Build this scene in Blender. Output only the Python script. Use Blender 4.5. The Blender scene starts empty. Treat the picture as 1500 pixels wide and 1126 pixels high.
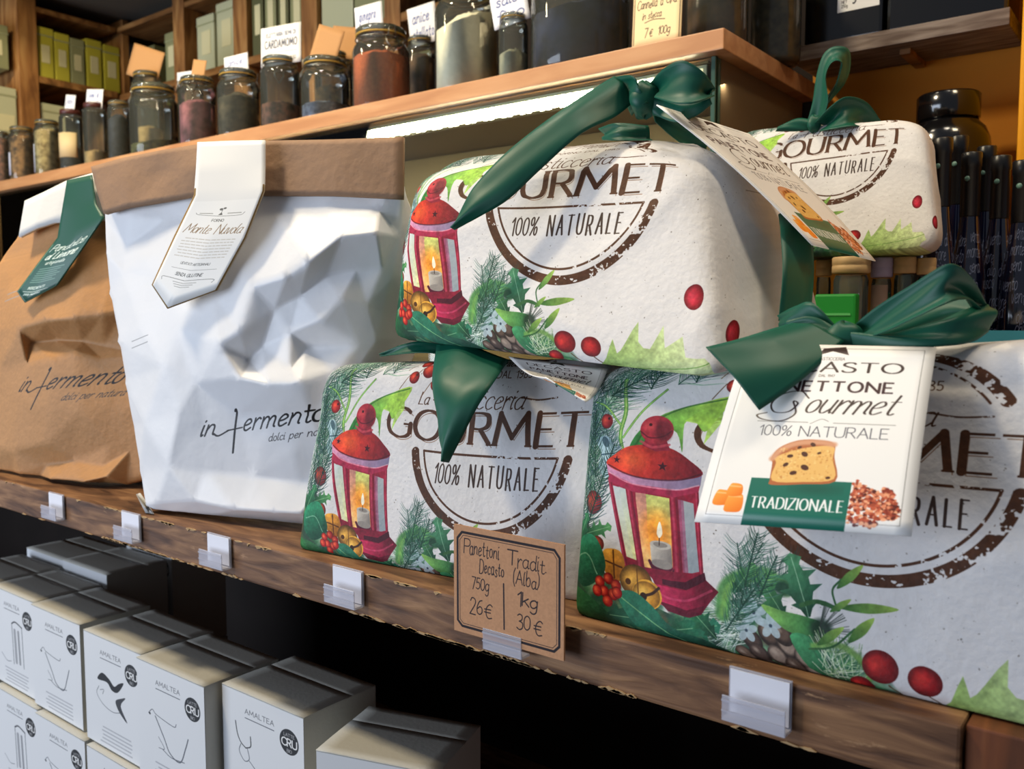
import bpy, bmesh, math, random
import numpy as np
from mathutils import Vector, Matrix, noise as mnoise
from mathutils.geometry import delaunay_2d_cdt

# ---------------------------------------------------------------- camera, light, exposure
SC = bpy.context.scene; COL = SC.collection
LIFT = 1.0                       # the front shelf board lies 1 m above the shop floor; everything below is built with its top at z = 0
CX, CY, HY, V1, V2 = 750.0, 563.0, 463.0, -930.0, 1750.0
FOC = math.sqrt(-((V1-CX)*(V2-CX)+(HY-CY)**2))
_a = np.array([V1-CX, -(HY-CY), FOC]); _a /= np.linalg.norm(_a)
_b = np.array([V2-CX, -(HY-CY), FOC]); _b /= np.linalg.norm(_b)
_z = np.cross(-_a, _b); _z = _z if _z[1] > 0 else -_z
ROT = np.array([-_a, _b, _z])    # rows: world X (along the shelf), Y (into the shelf), Z (up) in camera right/up/forward
CAM = np.array([0.0, -0.408, 0.1755])

def P(px, py, Y=None, X=None, Z=None):
    """point of the shop seen at (px, py) on the plane Y=, X= or Z="""
    r = ROT @ np.array([px-CX, -(py-CY), FOC])
    if Y is not None: t = (Y-CAM[1])/r[1]
    elif X is not None: t = (X-CAM[0])/r[0]
    else: t = (Z-CAM[2])/r[2]
    return CAM+r*t

cam = bpy.data.cameras.new('camera'); cam.sensor_width = 36.0; cam.lens = FOC*36/1500; cam.clip_start = .02; cam.clip_end = 50
camo = bpy.data.objects.new('camera', cam); COL.objects.link(camo)
R3 = Matrix([[ROT[i][0], ROT[i][1], -ROT[i][2]] for i in range(3)])
camo.matrix_world = Matrix.Translation(Vector(CAM)+Vector((0, 0, LIFT))) @ R3.to_4x4()
SC.camera = camo
cam.dof.use_dof = True; cam.dof.focus_distance = 0.60; cam.dof.aperture_fstop = 13

world = bpy.data.worlds.new('world'); SC.world = world; world.use_nodes = True
world.node_tree.nodes['Background'].inputs[0].default_value = (.62, .68, .80, 1)
world.node_tree.nodes['Background'].inputs[1].default_value = .24

def area(name, loc, target, sx, sy, power, col, spread=None):
    l = bpy.data.lights.new(name, 'AREA'); l.shape = 'RECTANGLE'; l.size = sx; l.size_y = sy; l.energy = power; l.color = col
    if spread: l.spread = spread
    o = bpy.data.objects.new(name, l); COL.objects.link(o); o.location = (loc[0], loc[1], loc[2]+LIFT)
    d = Vector(target)-Vector(loc); o.rotation_euler = d.to_track_quat('-Z', 'Y').to_euler(); return o
# shop window behind and to the left of the photographer (cool), warm ceiling spots over the counter
area('window_light', (-2.0, -2.1, .0), (-.5, .1, .15), 1.8, 1.3, 60, (.74, .84, 1.0))
area('ceiling_light_front', (-.10, -.02, 1.50), (-.32, .10, .1), .20, .20, 4.6, (1.0, .88, .70))
area('ceiling_light_middle', (-.85, .02, 1.50), (-.75, .2, .2), .16, .16, 5.5, (1.0, .86, .66))
area('ceiling_light_back', (-1.1, -.45, 1.30), (-1.1, .6, .55), .16, .16, 22.0, (1.0, .84, .58))
area('ceiling_light_left', (-1.55, -.25, 1.0), (-2.1, .75, .78), .12, .12, 6.0, (1.0, .86, .55))
area('ceiling_light_right', (.25, .05, 1.3), (-.15, .60, .3), .2, .2, 5.0, (1.0, .82, .55))
SC.view_settings.view_transform = 'Standard'; SC.view_settings.look = 'None'
SC.view_settings.exposure = -0.08; SC.view_settings.gamma = 1.0; SC.view_settings.use_curve_mapping = False
SC.cycles.max_bounces = 10; SC.cycles.transparent_max_bounces = 24; SC.cycles.transmission_bounces = 8
SC.cycles.caustics_reflective = False; SC.cycles.caustics_refractive = False
# ---------------------------------------------------------------- helpers
def lin(c):
    if isinstance(c, str): c = [int(c.lstrip('#')[i:i+2], 16)/255 for i in (0, 2, 4)]
    return tuple((v/12.92 if v <= .04045 else ((v+.055)/1.055)**2.4) for v in c[:3])+(1.0,)

def mat(name, col='#888888', rough=.6, spec=.5, metal=0.0, sheen=0, coat=0, bump=0, bscale=200, bdet=3, var=0, vscale=20, aniso=0, emit=None, es=1, var_col=None, stretch=None, image=None, trans=0, sss=0):
    m = bpy.data.materials.new(name); m.use_nodes = True; nt = m.node_tree; N = nt.nodes; L = nt.links; b = N['Principled BSDF']
    b.inputs['Base Color'].default_value = lin(col); b.inputs['Roughness'].default_value = rough
    b.inputs['Specular IOR Level'].default_value = spec; b.inputs['Metallic'].default_value = metal
    if coat: b.inputs['Coat Weight'].default_value = coat; b.inputs['Coat Roughness'].default_value = .12
    if sheen: b.inputs['Sheen Weight'].default_value = sheen
    if aniso: b.inputs['Anisotropic'].default_value = aniso
    tc = N.new('ShaderNodeTexCoord'); vec = tc.outputs['Object']
    if stretch:
        mp = N.new('ShaderNodeMapping'); mp.inputs['Scale'].default_value = stretch; L.new(vec, mp.inputs['Vector']); vec = mp.outputs[0]
    src = None
    if image is not None:
        ti = N.new('ShaderNodeTexImage'); ti.image = image; ti.interpolation = 'Cubic'; ti.extension = 'EXTEND'; L.new(tc.outputs['UV'], ti.inputs['Vector']); src = ti.outputs['Color']
    if var:
        n = N.new('ShaderNodeTexNoise'); n.inputs['Scale'].default_value = vscale; n.inputs['Detail'].default_value = 5; L.new(vec, n.inputs['Vector'])
        mx = N.new('ShaderNodeMix'); mx.data_type = 'RGBA'; rp = N.new('ShaderNodeMapRange'); rp.inputs['From Min'].default_value = .35; rp.inputs['From Max'].default_value = .68
        L.new(n.outputs['Fac'], rp.inputs['Value']); 
        if src is not None:
            mx.blend_type = 'MULTIPLY'; L.new(src, mx.inputs[6]); mx.inputs[7].default_value = (1-var, 1-var, 1-var, 1); L.new(rp.outputs[0], mx.inputs[0])
        else:
            a = lin(col); c2 = lin(var_col) if var_col else tuple(v*(1-var) for v in a[:3])+(1,)
            mx.inputs[6].default_value = a; mx.inputs[7].default_value = c2; L.new(rp.outputs[0], mx.inputs[0])
        src = mx.outputs[2]
    if src is not None: L.new(src, b.inputs['Base Color'])
    if bump:
        n = N.new('ShaderNodeTexNoise'); n.inputs['Scale'].default_value = bscale; n.inputs['Detail'].default_value = bdet; L.new(vec, n.inputs['Vector'])
        bp = N.new('ShaderNodeBump'); bp.inputs['Strength'].default_value = bump; bp.inputs['Distance'].default_value = .002; L.new(n.outputs['Fac'], bp.inputs['Height']); L.new(bp.outputs[0], b.inputs['Normal'])
    if emit: b.inputs['Emission Color'].default_value = lin(emit); b.inputs['Emission Strength'].default_value = es
    return m

def glass(name, tint='#eef4f0', fres=1.45, rough=.02, body=0.0, bodycol='#9fb3a4'):
    """thin clear glass: lets light straight through, mirrors by Fresnel"""
    m = bpy.data.materials.new(name); m.use_nodes = True; nt = m.node_tree; N = nt.nodes; L = nt.links; N.remove(N['Principled BSDF'])
    t = N.new('ShaderNodeBsdfTransparent'); t.inputs[0].default_value = lin(tint); g = N.new('ShaderNodeBsdfGlossy'); g.inputs['Roughness'].default_value = rough
    f = N.new('ShaderNodeFresnel'); f.inputs[0].default_value = fres; mx = N.new('ShaderNodeMixShader'); L.new(f.outputs[0], mx.inputs[0])
    last = t.outputs[0]
    if body:
        d = N.new('ShaderNodeBsdfDiffuse'); d.inputs[0].default_value = lin(bodycol); m2 = N.new('ShaderNodeMixShader'); m2.inputs[0].default_value = body; L.new(last, m2.inputs[1]); L.new(d.outputs[0], m2.inputs[2]); last = m2.outputs[0]
    L.new(last, mx.inputs[1]); L.new(g.outputs[0], mx.inputs[2]); L.new(mx.outputs[0], N['Material Output'].inputs[0]); return m

def picture(name, a):
    h, w, _ = a.shape; im = bpy.data.images.new(name, w, h, alpha=False)
    buf = np.ones((h, w, 4), np.float32); buf[..., :3] = np.clip(a, 0, 1); im.pixels.foreach_set(buf.ravel()); im.update(); im.pack(); return im

def setp(o, label=None, cat=None, group=None, kind=None):
    if label: o['label'] = label
    if cat: o['category'] = cat
    if group: o['group'] = group
    if kind: o['kind'] = kind
    return o
def thing(name, loc, label, cat, group=None):
    o = bpy.data.objects.new(name, None); COL.objects.link(o); o.location = [float(v) for v in loc]; o.empty_display_size = .02; return setp(o, label, cat, group)

def link(name, me, m, parent=None, org=None, smooth_=False):
    o = bpy.data.objects.new(name, me); COL.objects.link(o)
    if m is not None: me.materials.append(m)
    if parent is not None: o.parent = parent
    elif org is not None: o.location = org
    if smooth_: me.polygons.foreach_set('use_smooth', [True]*len(me.polygons))
    return o
def mesh(name, V, F, m, parent=None, uv=None, smooth_=True, at=None, solid=None, sub=0, label=None):
    """vertices in shelf coordinates; uv = one pair per vertex. A child is stored relative to its (unrotated) parents"""
    V = np.asarray(V, float); org = np.zeros(3); p = parent
    if parent is not None:
        while p is not None: org = org+np.array(p.location); p = p.parent
    else:
        org = np.array([(V[:, 0].min()+V[:, 0].max())/2, (V[:, 1].min()+V[:, 1].max())/2, V[:, 2].min()]) if at is None else np.array(at, float)
    me = bpy.data.meshes.new(name); me.from_pydata([tuple(v) for v in (V-org)], [], [tuple(int(i) for i in f) for f in F]); me.update()
    if uv is not None:
        ul = me.uv_layers.new(name='UVMap'); vi = np.zeros(len(me.loops), int); me.loops.foreach_get('vertex_index', vi)
        ul.data.foreach_set('uv', np.asarray(uv, np.float32)[vi].ravel())
    o = link(name, me, m, parent, org if parent is None else None, smooth_)
    if sub: md = o.modifiers.new('sub', 'SUBSURF'); md.levels = md.render_levels = sub
    if solid: md = o.modifiers.new('solid', 'SOLIDIFY'); md.thickness = solid; md.offset = -1
    if label: o['label'] = label
    return o

def boxvf(x0, x1, y0, y1, z0, z1, b=0.0):
    """box; b > 0 gives chamfered edges"""
    bm = bmesh.new(); bmesh.ops.create_cube(bm, size=1)
    for v in bm.verts: v.co = Vector(((x0+x1)/2+v.co.x*(x1-x0), (y0+y1)/2+v.co.y*(y1-y0), (z0+z1)/2+v.co.z*(z1-z0)))
    if b: bmesh.ops.bevel(bm, geom=bm.edges[:], offset=b, segments=2, affect='EDGES', profile=.6)
    V = [tuple(v.co) for v in bm.verts]; F = [[v.index for v in f.verts] for f in bm.faces]; bm.free(); return V, F
def box(name, x0, x1, y0, y1, z0, z1, m, parent=None, b=0.0, label=None, at=None):
    V, F = boxvf(x0, x1, y0, y1, z0, z1, b); return mesh(name, V, F, m, parent, smooth_=False, at=at, label=label)
def join(*vf):
    V, F = [], []
    for v, f in vf:
        k = len(V); V += [tuple(q) for q in v]; F += [[i+k for i in g] for g in f]
    return V, F
def lathe(prof, n=32, c=(0, 0, 0), cap=True):
    """prof: (radius, z) from foot to mouth"""
    V, F = [], []
    for r, z in prof:
        for k in range(n): a = 2*math.pi*k/n; V.append((c[0]+r*math.cos(a), c[1]+r*math.sin(a), c[2]+z))
    for i in range(len(prof)-1):
        for k in range(n): F.append((i*n+k, i*n+(k+1) % n, (i+1)*n+(k+1) % n, (i+1)*n+k))
    if cap: F.append(tuple(range(n))[::-1]); F.append(tuple((len(prof)-1)*n+k for k in range(n)))
    return V, F
def tube(pts, r, n=8, closed=False):
    pts = [Vector(p) for p in pts]; V, F = [], []; up = Vector((0, 0, 1)); N_ = len(pts)
    for i, p in enumerate(pts):
        t = (pts[(i+1) % N_]-pts[i-1]) if closed else (pts[min(i+1, N_-1)]-pts[max(i-1, 0)])
        t.normalize(); a = t.cross(up if abs(t.z) < .95 else Vector((1, 0, 0))).normalized(); b = t.cross(a)
        for k in range(n): th = 2*math.pi*k/n; V.append(tuple(p+(a*math.cos(th)+b*math.sin(th))*r))
    for i in range(N_ if closed else N_-1):
        j = (i+1) % N_
        for k in range(n): F.append((i*n+k, i*n+(k+1) % n, j*n+(k+1) % n, j*n+k))
    if not closed: F.append(tuple(range(n))[::-1]); F.append(tuple((N_-1)*n+k for k in range(n)))
    return V, F
def grid(nu, nv, f):
    V = [f(u/nu, v/nv) for v in range(nv+1) for u in range(nu+1)]
    F = [(v*(nu+1)+u, v*(nu+1)+u+1, (v+1)*(nu+1)+u+1, (v+1)*(nu+1)+u) for v in range(nv) for u in range(nu)]
    return V, F
def cr(pts, n):                                              # resample a 3-D control line to n+1 points
    q = smooth3(pts); d = np.r_[0, np.cumsum(np.linalg.norm(np.diff(q, axis=0), axis=1))]; t = np.linspace(0, d[-1], n+1)
    return np.stack([np.interp(t, d, q[:, i]) for i in range(3)], 1)
def smooth3(p, n=8):
    p = np.asarray(p, float)
    if len(p) < 3: return p
    q = np.vstack([2*p[0]-p[1], p, 2*p[-1]-p[-2]]); out = []
    for i in range(1, len(q)-2):
        for t in np.arange(n)/n:
            a, b, c, d = q[i-1], q[i], q[i+1], q[i+2]; out.append(.5*((2*b)+(c-a)*t+(2*a-5*b+4*c-d)*t*t+(-a+3*b-3*c+d)*t**3))
    out.append(p[-1]); return np.array(out)
def strip(name, Lp, Rp, m, parent, n=40, w=8, bulge=.0, thick=.0006, ripple=0.0, seed=0, label=None, uvb=None):
    """ribbon or paper band between two edge lines"""
    A, B = cr(Lp, n), cr(Rp, n); V = []; UV = []; R = random.Random(seed); ph = R.uniform(0, 6)
    T = np.gradient((A+B)/2, axis=0)
    for i in range(n+1):
        a, b = A[i], B[i]; nn = np.cross(T[i], b-a); L = np.linalg.norm(nn); nn = nn/L if L > 1e-12 else np.zeros(3)
        for k in range(w+1):
            s = k/w; d = bulge*math.sin(math.pi*s)+ripple*math.sin(s*7+ph+i/n*5)*math.sin(math.pi*s)
            V.append(a+(b-a)*s+nn*d); UV.append((s, 1-i/n))
    F = [(i*(w+1)+k, i*(w+1)+k+1, (i+1)*(w+1)+k+1, (i+1)*(w+1)+k) for i in range(n) for k in range(w)]
    return mesh(name, V, F, m, parent, uv=UV, solid=thick, label=label)
def dup(o, parent=None, loc=None):
    c = o.copy(); COL.objects.link(c)
    if parent is not None: c.parent = parent
    if loc is not None: c.location = [float(v) for v in loc]
    for ch in [x for x in bpy.data.objects if x.parent == o]: dup(ch, c)
    return c
# ---------------------------------------------------------------- flat print: small raster painter (numpy only)
def hexc(s):
    s = s.lstrip('#'); return np.array([int(s[i:i+2], 16)/255 for i in (0, 2, 4)], np.float32)

class Paint:
    """a picture in millimetres: x right, y up; painted with soft-edged shapes"""
    def __init__(self, x0, y0, x1, y1, ppm, bg):
        self.x0, self.y0, self.x1, self.y1, self.k = x0, y0, x1, y1, ppm
        self.w, self.h = int(round((x1-x0)*ppm)), int(round((y1-y0)*ppm))
        self.a = np.empty((self.h, self.w, 3), np.float32); self.a[:] = hexc(bg) if isinstance(bg, str) else bg
        self.mask = None
    def box(self, xa, ya, xb, yb):
        i0 = max(0, int((xa-self.x0)*self.k)-1); i1 = min(self.w, int((xb-self.x0)*self.k)+2)
        j0 = max(0, int((ya-self.y0)*self.k)-1); j1 = min(self.h, int((yb-self.y0)*self.k)+2)
        return (i0, i1, j0, j1) if i1 > i0 and j1 > j0 else None
    def grid(self, b):
        i0, i1, j0, j1 = b
        return ((np.arange(i0, i1, dtype=np.float32)+.5)/self.k+self.x0)[None, :], ((np.arange(j0, j1, dtype=np.float32)+.5)/self.k+self.y0)[:, None]
    def blend(self, b, cov, col, X=None, Y=None):
        i0, i1, j0, j1 = b
        if self.mask is not None: cov = cov*self.mask[j0:j1, i0:i1]
        c = col(X, Y) if callable(col) else (hexc(col) if isinstance(col, str) else np.asarray(col, np.float32))
        r = self.a[j0:j1, i0:i1]; cov = cov[..., None]
        r += (c-r)*cov
    def line(self, pts, w, col, al=1.0, soft=0.0, nib=None, flat=False):
        pts = np.asarray(pts, np.float32)
        n = len(pts)
        ws = np.full(n, w, np.float32) if np.isscalar(w) else np.asarray(w, np.float32)
        m = ws.max()/2+soft+1.5/self.k
        b = self.box(pts[:, 0].min()-m, pts[:, 1].min()-m, pts[:, 0].max()+m, pts[:, 1].max()+m)
        if b is None: return
        if n > 3 and (b[1]-b[0])*(b[3]-b[2]) > 20000:      # long stroke: piece by piece on one coverage map
            cov = np.zeros((b[3]-b[2], b[1]-b[0]), np.float32)
            for s in range(n-1):
                q = pts[s:s+2]; bb = self.box(q[:, 0].min()-m, q[:, 1].min()-m, q[:, 0].max()+m, q[:, 1].max()+m)
                if bb is None: continue
                X, Y = self.grid(bb); c = self.seg(X, Y, q[0], q[1], ws[s], ws[s+1], soft, nib, flat and s == 0, flat and s == n-2)
                v = cov[bb[2]-b[2]:bb[3]-b[2], bb[0]-b[0]:bb[1]-b[0]]; np.maximum(v, c, out=v)
            X, Y = self.grid(b)
        else:
            X, Y = self.grid(b); cov = None
            for s in range(n-1):
                c = self.seg(X, Y, pts[s], pts[s+1], ws[s], ws[s+1], soft, nib, flat and s == 0, flat and s == n-2)
                cov = c if cov is None else np.maximum(cov, c)
        self.blend(b, cov*al, col, X, Y)
    def seg(self, X, Y, p, q, wa, wb, soft, nib, f0=False, f1=False):
        dx, dy = q-p; L2 = dx*dx+dy*dy+1e-9
        if nib:                                             # thick uprights, thin cross strokes
            f = nib+(1-nib)*abs(dy)/math.sqrt(L2); wa, wb = wa*f, wb*f
        tt = ((X-p[0])*dx+(Y-p[1])*dy)/L2; t = np.clip(tt, 0, 1)
        d = np.hypot(X-p[0]-t*dx, Y-p[1]-t*dy)-(wa+(wb-wa)*t)/2
        e = soft+.5/self.k
        c = np.clip(.5-d/(2*e), 0, 1); L = math.sqrt(L2)
        if f0: c = c*np.clip(.5+tt*L*self.k, 0, 1)
        if f1: c = c*np.clip(.5+(1-tt)*L*self.k, 0, 1)
        return c
    def poly(self, pts, col, al=1.0):
        pts = np.asarray(pts, np.float32)
        b = self.box(pts[:, 0].min(), pts[:, 1].min(), pts[:, 0].max(), pts[:, 1].max())
        if b is None: return
        X, Y = self.grid(b); cov = 0
        P, Q = pts, np.roll(pts, -1, 0)
        for oy in (-.3, 0, .3):                             # scan each row: crossings, then smooth horizontal coverage
            Ys = Y[:, 0]+oy/self.k
            ins = np.zeros((len(Ys), X.shape[1]), np.float32)
            for (xa, ya), (xb, yb) in zip(P, Q):
                if ya == yb: continue
                lo, hi = (ya, yb) if ya < yb else (yb, ya)
                r = np.nonzero((Ys >= lo) & (Ys < hi))[0]
                if not len(r): continue
                xc = xa+(Ys[r]-ya)/(yb-ya)*(xb-xa)
                ins[r] += (1 if yb > ya else -1)*np.clip((X-xc[:, None])*self.k+.5, 0, 1)
            cov = cov+np.clip(np.abs(ins), 0, 1)
        self.blend(b, cov/3*al, col, X, Y)
    def disc(self, x, y, rx, col, ry=None, ang=0, al=1.0, soft=0.0, shade=None):
        ry = ry or rx; m = max(rx, ry)+soft
        b = self.box(x-m, y-m, x+m, y+m)
        if b is None: return
        X, Y = self.grid(b); c, s = math.cos(ang), math.sin(ang)
        U = ((X-x)*c+(Y-y)*s)/rx; V = (-(X-x)*s+(Y-y)*c)/ry
        d = (np.sqrt(U*U+V*V)-1)*min(rx, ry)
        cov = np.clip(.5-d/(2*(soft+.5/self.k)), 0, 1)
        self.blend(b, cov*al, (lambda A, B: shade(U, V)) if shade else col, X, Y)
    def rect(self, xa, ya, xb, yb, col, al=1.0):
        self.poly([(xa, ya), (xb, ya), (xb, yb), (xa, yb)], col, al)
    def noise(self, cell, seed, octaves=3):                 # smooth value noise 0..1 over the whole sheet
        out = np.zeros((self.h, self.w), np.float32); amp = 1; tot = 0
        for o in range(octaves):
            out += amp*vnoise(self.h, self.w, cell*self.k/2**o, seed+o*17); tot += amp; amp *= .55
        return out/tot

def vnoise(h, w, cell, seed):
    g = np.random.RandomState(seed).rand(int(h/cell)+3, int(w/cell)+3).astype(np.float32)
    y = np.arange(h, dtype=np.float32)/cell; x = np.arange(w, dtype=np.float32)/cell
    yi, xi = y.astype(int), x.astype(int); fy, fx = y-yi, x-xi
    fy = (fy*fy*(3-2*fy))[:, None]; fx = fx*fx*(3-2*fx)
    r0 = g[yi]*(1-fy)+g[yi+1]*fy
    return r0[:, xi]*(1-fx)+r0[:, xi+1]*fx

def smooth(pts, n=6):                                       # Catmull-Rom through the points
    p = np.asarray(pts, np.float32)
    if len(p) < 3: return p
    closed = np.allclose(p[0], p[-1])
    e0, e1 = (p[-2], p[1]) if closed else (2*p[0]-p[1], 2*p[-1]-p[-2])
    q = np.vstack([e0, p, e1]); out = []
    for i in range(1, len(q)-2):
        for t in np.arange(n)/n:
            a, b, c, d = q[i-1], q[i], q[i+1], q[i+2]
            out.append(.5*((2*b)+(c-a)*t+(2*a-5*b+4*c-d)*t*t+(-a+3*b-3*c+d)*t**3))
    out.append(p[-1]); return np.array(out)

# stroke letters: width | strokes; "~" marks a curved stroke; cap height 10, x-height 6
_G = {
'A': '7|0,0 3.5,10 7,0;1.4,3.6 5.6,3.6', 'B': '5.8|0,0 0,10;~0,10 3.4,10 5,9 5,6.4 3.4,5.3 0,5.3;~0,5.3 3.8,5.2 5.8,4 5.7,1.4 3.8,0 0,0',
'C': '6.8|~6.8,8.6 5.4,9.8 3.6,10 1,8.5 0,5 1,1.5 3.6,0 5.4,.2 6.8,1.4', 'D': '6.8|0,0 0,10;~0,10 3.4,10 6,8.4 6.8,5 6,1.6 3.4,0 0,0',
'E': '5.2|5,10 0,10 0,0 5.2,0;0,5.2 4.2,5.2', 'F': '5|5,10 0,10 0,0;0,5.2 4,5.2',
'G': '7.2|~6.8,8.6 5.4,9.8 3.6,10 1,8.5 0,5 1,1.5 3.6,0 5.8,.3 7,1.4;7,1.2 7,4.6 5,4.6', 'H': '6.2|0,0 0,10;6.2,0 6.2,10;0,5 6.2,5',
'I': '0|0,0 0,10', 'J': '4|~4,10 4,3 3.4,.8 1.6,0 0,1', 'K': '6|0,0 0,10;5.6,10 0,4.6;1.6,6 6,0', 'L': '4.8|0,10 0,0 4.8,0',
'M': '9|0,0 1,10 4.5,2.6 8,10 9,0', 'N': '6.8|0,0 0,10 6.8,0 6.8,10', 'O': '7.6|~3.8,10 1.1,8.6 0,5 1.1,1.4 3.8,0 6.5,1.4 7.6,5 6.5,8.6 3.8,10',
'P': '5.2|0,0 0,10;~0,10 3.4,10 5.2,8.9 5.2,6.2 3.4,5 0,5', 'Q': '7.6|~3.8,10 1.1,8.6 0,5 1.1,1.4 3.8,0 6.5,1.4 7.6,5 6.5,8.6 3.8,10;4.4,2.4 7.4,-1',
'R': '6|0,0 0,10;~0,10 3.2,10 5,9 5,6.3 3.2,5 0,5;2.6,5 6,0', 'S': '5.2|~5,8.6 4,9.8 2.4,10 .8,9 .5,7.2 2,5.8 4,4.6 5.1,2.8 4.4,.7 2.6,0 .9,.4 0,1.6',
'T': '7|0,10 7,10;3.5,10 3.5,0', 'U': '6.6|0,10 0,3.2;~0,3.2 .8,.9 3.3,0 5.8,.9 6.6,3.2;6.6,3.2 6.6,10', 'V': '7|0,10 3.5,0 7,10', 'W': '10|0,10 2.5,0 5,8 7.5,0 10,10',
'X': '6|0,0 6,10;0,10 6,0', 'Y': '6.4|0,10 3.2,5 6.4,10;3.2,5 3.2,0', 'Z': '6.2|.2,10 6,10 0,0 6.2,0',
'0': '5|~2.5,10 .5,8.4 0,5 .5,1.6 2.5,0 4.5,1.6 5,5 4.5,8.4 2.5,10', '1': '2.4|0,7.6 2.2,10 2.2,0', '2': '5|~.2,8 1.2,9.8 3.2,9.8 4.6,8.4 4,5.8 0,0;0,0 5,0',
'3': '4.8|~.3,9 2,10 4,9 3.8,6.6 1.8,5.4;~1.8,5.4 4.4,4.6 4.6,1.6 2.4,0 0,1', '4': '5|3.8,0 3.8,10 0,3 5,3', '5': '4.8|4.6,10 .8,10 .4,5.6;~.4,5.6 2.6,6.2 4.6,4.6 4.4,1.4 2.2,0 0,.8',
'6': '4.8|~4.2,9.6 2,8.6 .2,4.6 .6,1 2.6,0 4.6,1.4 4.4,4.2 2.6,5.2 .6,3.6', '7': '4.8|0,10 4.8,10 1.6,0', '8': '4.8|~2.4,5.4 .5,7.2 .8,9.4 2.4,10 4,9.4 4.3,7.2 2.4,5.4 .2,3.6 .4,.8 2.4,0 4.4,.8 4.6,3.6 2.4,5.4',
'9': '4.8|~4.4,6.4 2.4,4.8 .4,6.2 .4,8.8 2.4,10 4.2,9 4.6,6 4,2 2,0 .6,.4', '%': '7|~1.4,10 .1,8.6 .4,6.2 1.6,5.4 2.8,6.6 2.6,9.2 1.4,10;6.4,10 .8,0;~5.6,4.6 4.4,3.4 4.4,1 5.6,0 6.8,1.2 6.8,3.6 5.6,4.6',
'E_': '6|', '(': '1.6|~1.6,11 .2,8 0,5 .2,2 1.6,-1', ')': '1.6|~0,11 1.4,8 1.6,5 1.4,2 0,-1', '.': '.6|0,0 .4,.2', ',': '.6|.6,.6 0,-1.6', '/': '4|0,-1 4,11', '-': '3.4|0,4 3.4,4', ':': '.6|0,0 .3,.3;0,5 .3,5.3',
'~': '6|~6,8.6 4.6,9.6 3,9 1.6,7 1.2,4.6 1.8,1.8 3.4,.2 6,.8;0,6 5,6.2;0,4 4.8,4.1',
'a': '5|~4.4,4.8 3,6 1,5.2 .1,3 .9,.5 2.6,.1 4.3,2;~4.5,5.8 4.2,2 4.6,.3 5.4,.6', 'b': '4.6|~.4,10 .2,5 .3,1 1.6,0 3.6,.6 4.5,3 3.4,5.6 1.6,5.4 .4,3.6', 'c': '4|~4,5 2.8,6 1,5.2 .1,3 .8,.6 2.4,0 4,1',
'd': '5|~4.4,4.8 3,6 1,5.2 .1,3 .9,.5 2.6,.1 4.3,2;~4.9,10 4.4,3 4.6,.4 5.4,.6', 'e': '4.2|~.3,2.8 2.4,3.2 3.9,4.4 3,5.9 1.4,5.6 .2,3.4 .6,.8 2,0 4.2,1.2', 'f': '3.4|~4,9.2 2.8,10 1.9,8.4 1.6,4 1.2,-3.4;0,5.6 3.6,5.8',
'g': '4.8|~4.4,4.8 3,6 1,5.2 .1,3 .9,.7 2.6,.3 4.3,2;~4.6,5.8 4.4,0 3.8,-3 2,-4 .4,-3', 'h': '4.6|~.2,10 .1,5 0,0;~0,3 1.6,5.6 3.2,6 4.2,4.6 4.2,1 4.8,.2', 'i': '1|~.2,6 .1,2 .5,.2 1.2,.6;.4,8.2 .6,8.6',
'k': '4.4|0,10 0,0;3.8,6 .2,2.8;1.4,3.6 4.4,0', 'l': '1.4|~1,9.8 .3,8 .1,3 .5,.3 1.5,.6', 'm': '7.6|~.1,6 .1,3 0,0;~0,3 1.4,5.6 2.8,5.8 3.6,4.4 3.5,0;~3.5,3 5,5.6 6.4,5.8 7.1,4.4 7,1 7.7,.2', 'n': '4.8|~.1,6 .1,3 0,0;~0,3 1.6,5.6 3.2,5.9 4.2,4.6 4.2,1 4.9,.2',
'o': '4.4|~2.2,6 .6,5 .1,3 .7,.9 2.2,0 3.8,.9 4.3,3 3.7,5.1 2.2,6', 'p': '4.8|~.2,6 .1,2 0,-4;~.1,3.4 1.6,5.7 3.4,5.8 4.6,3.6 3.6,.6 1.8,0 .2,1.4', 'r': '3.2|~.2,6 .2,3 .1,0;~.1,3 1.2,5 2.4,6 3.4,5.4', 's': '3.6|~3.4,5 2.2,6 .7,5.2 1.2,3.6 3,2.4 3.2,.8 1.8,0 .1,.8',
't': '3.4|~1.6,9 1.4,4 1.6,.8 2.6,0 3.6,.6;0,6 3.4,6.1', 'u': '4.8|~.2,6 .1,2.4 .9,.3 2.4,.2 4,2.2;~4.2,6 4.1,2 4.4,.3 5,.4', 'v': '4|~0,6 1.8,0 4,6', 'w': '6.6|~.1,6 .6,1 2,.4 3.4,4 4,1 5.4,.6 6.6,6', 'x': '4|0,0 4,6;0,6 4,0', 'y': '4.6|~.2,6 .6,2 2.4,1.4 4,3;~4.6,6 3.4,0 2,-3.6 .2,-3.6', 'z': '4|0,6 4,6 0,0 4,0'}
_GC = {}
def glyph(c):
    if c not in _GC:
        w, s = _G[c].split('|'); st = []
        for q in s.split(';'):
            if not q: continue
            cur = q[0] == '~'; pts = np.array([[float(v) for v in t.split(',')] for t in q.lstrip('~').split()], np.float32)
            st.append(smooth(pts, 5) if cur else pts)
        _GC[c] = (float(w), st)
    return _GC[c]

def text_width(s, gap=2.0, sx=1.0):
    return sum((3.4 if c == ' ' else glyph(c)[0]*sx)+gap for c in s)-gap

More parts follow.
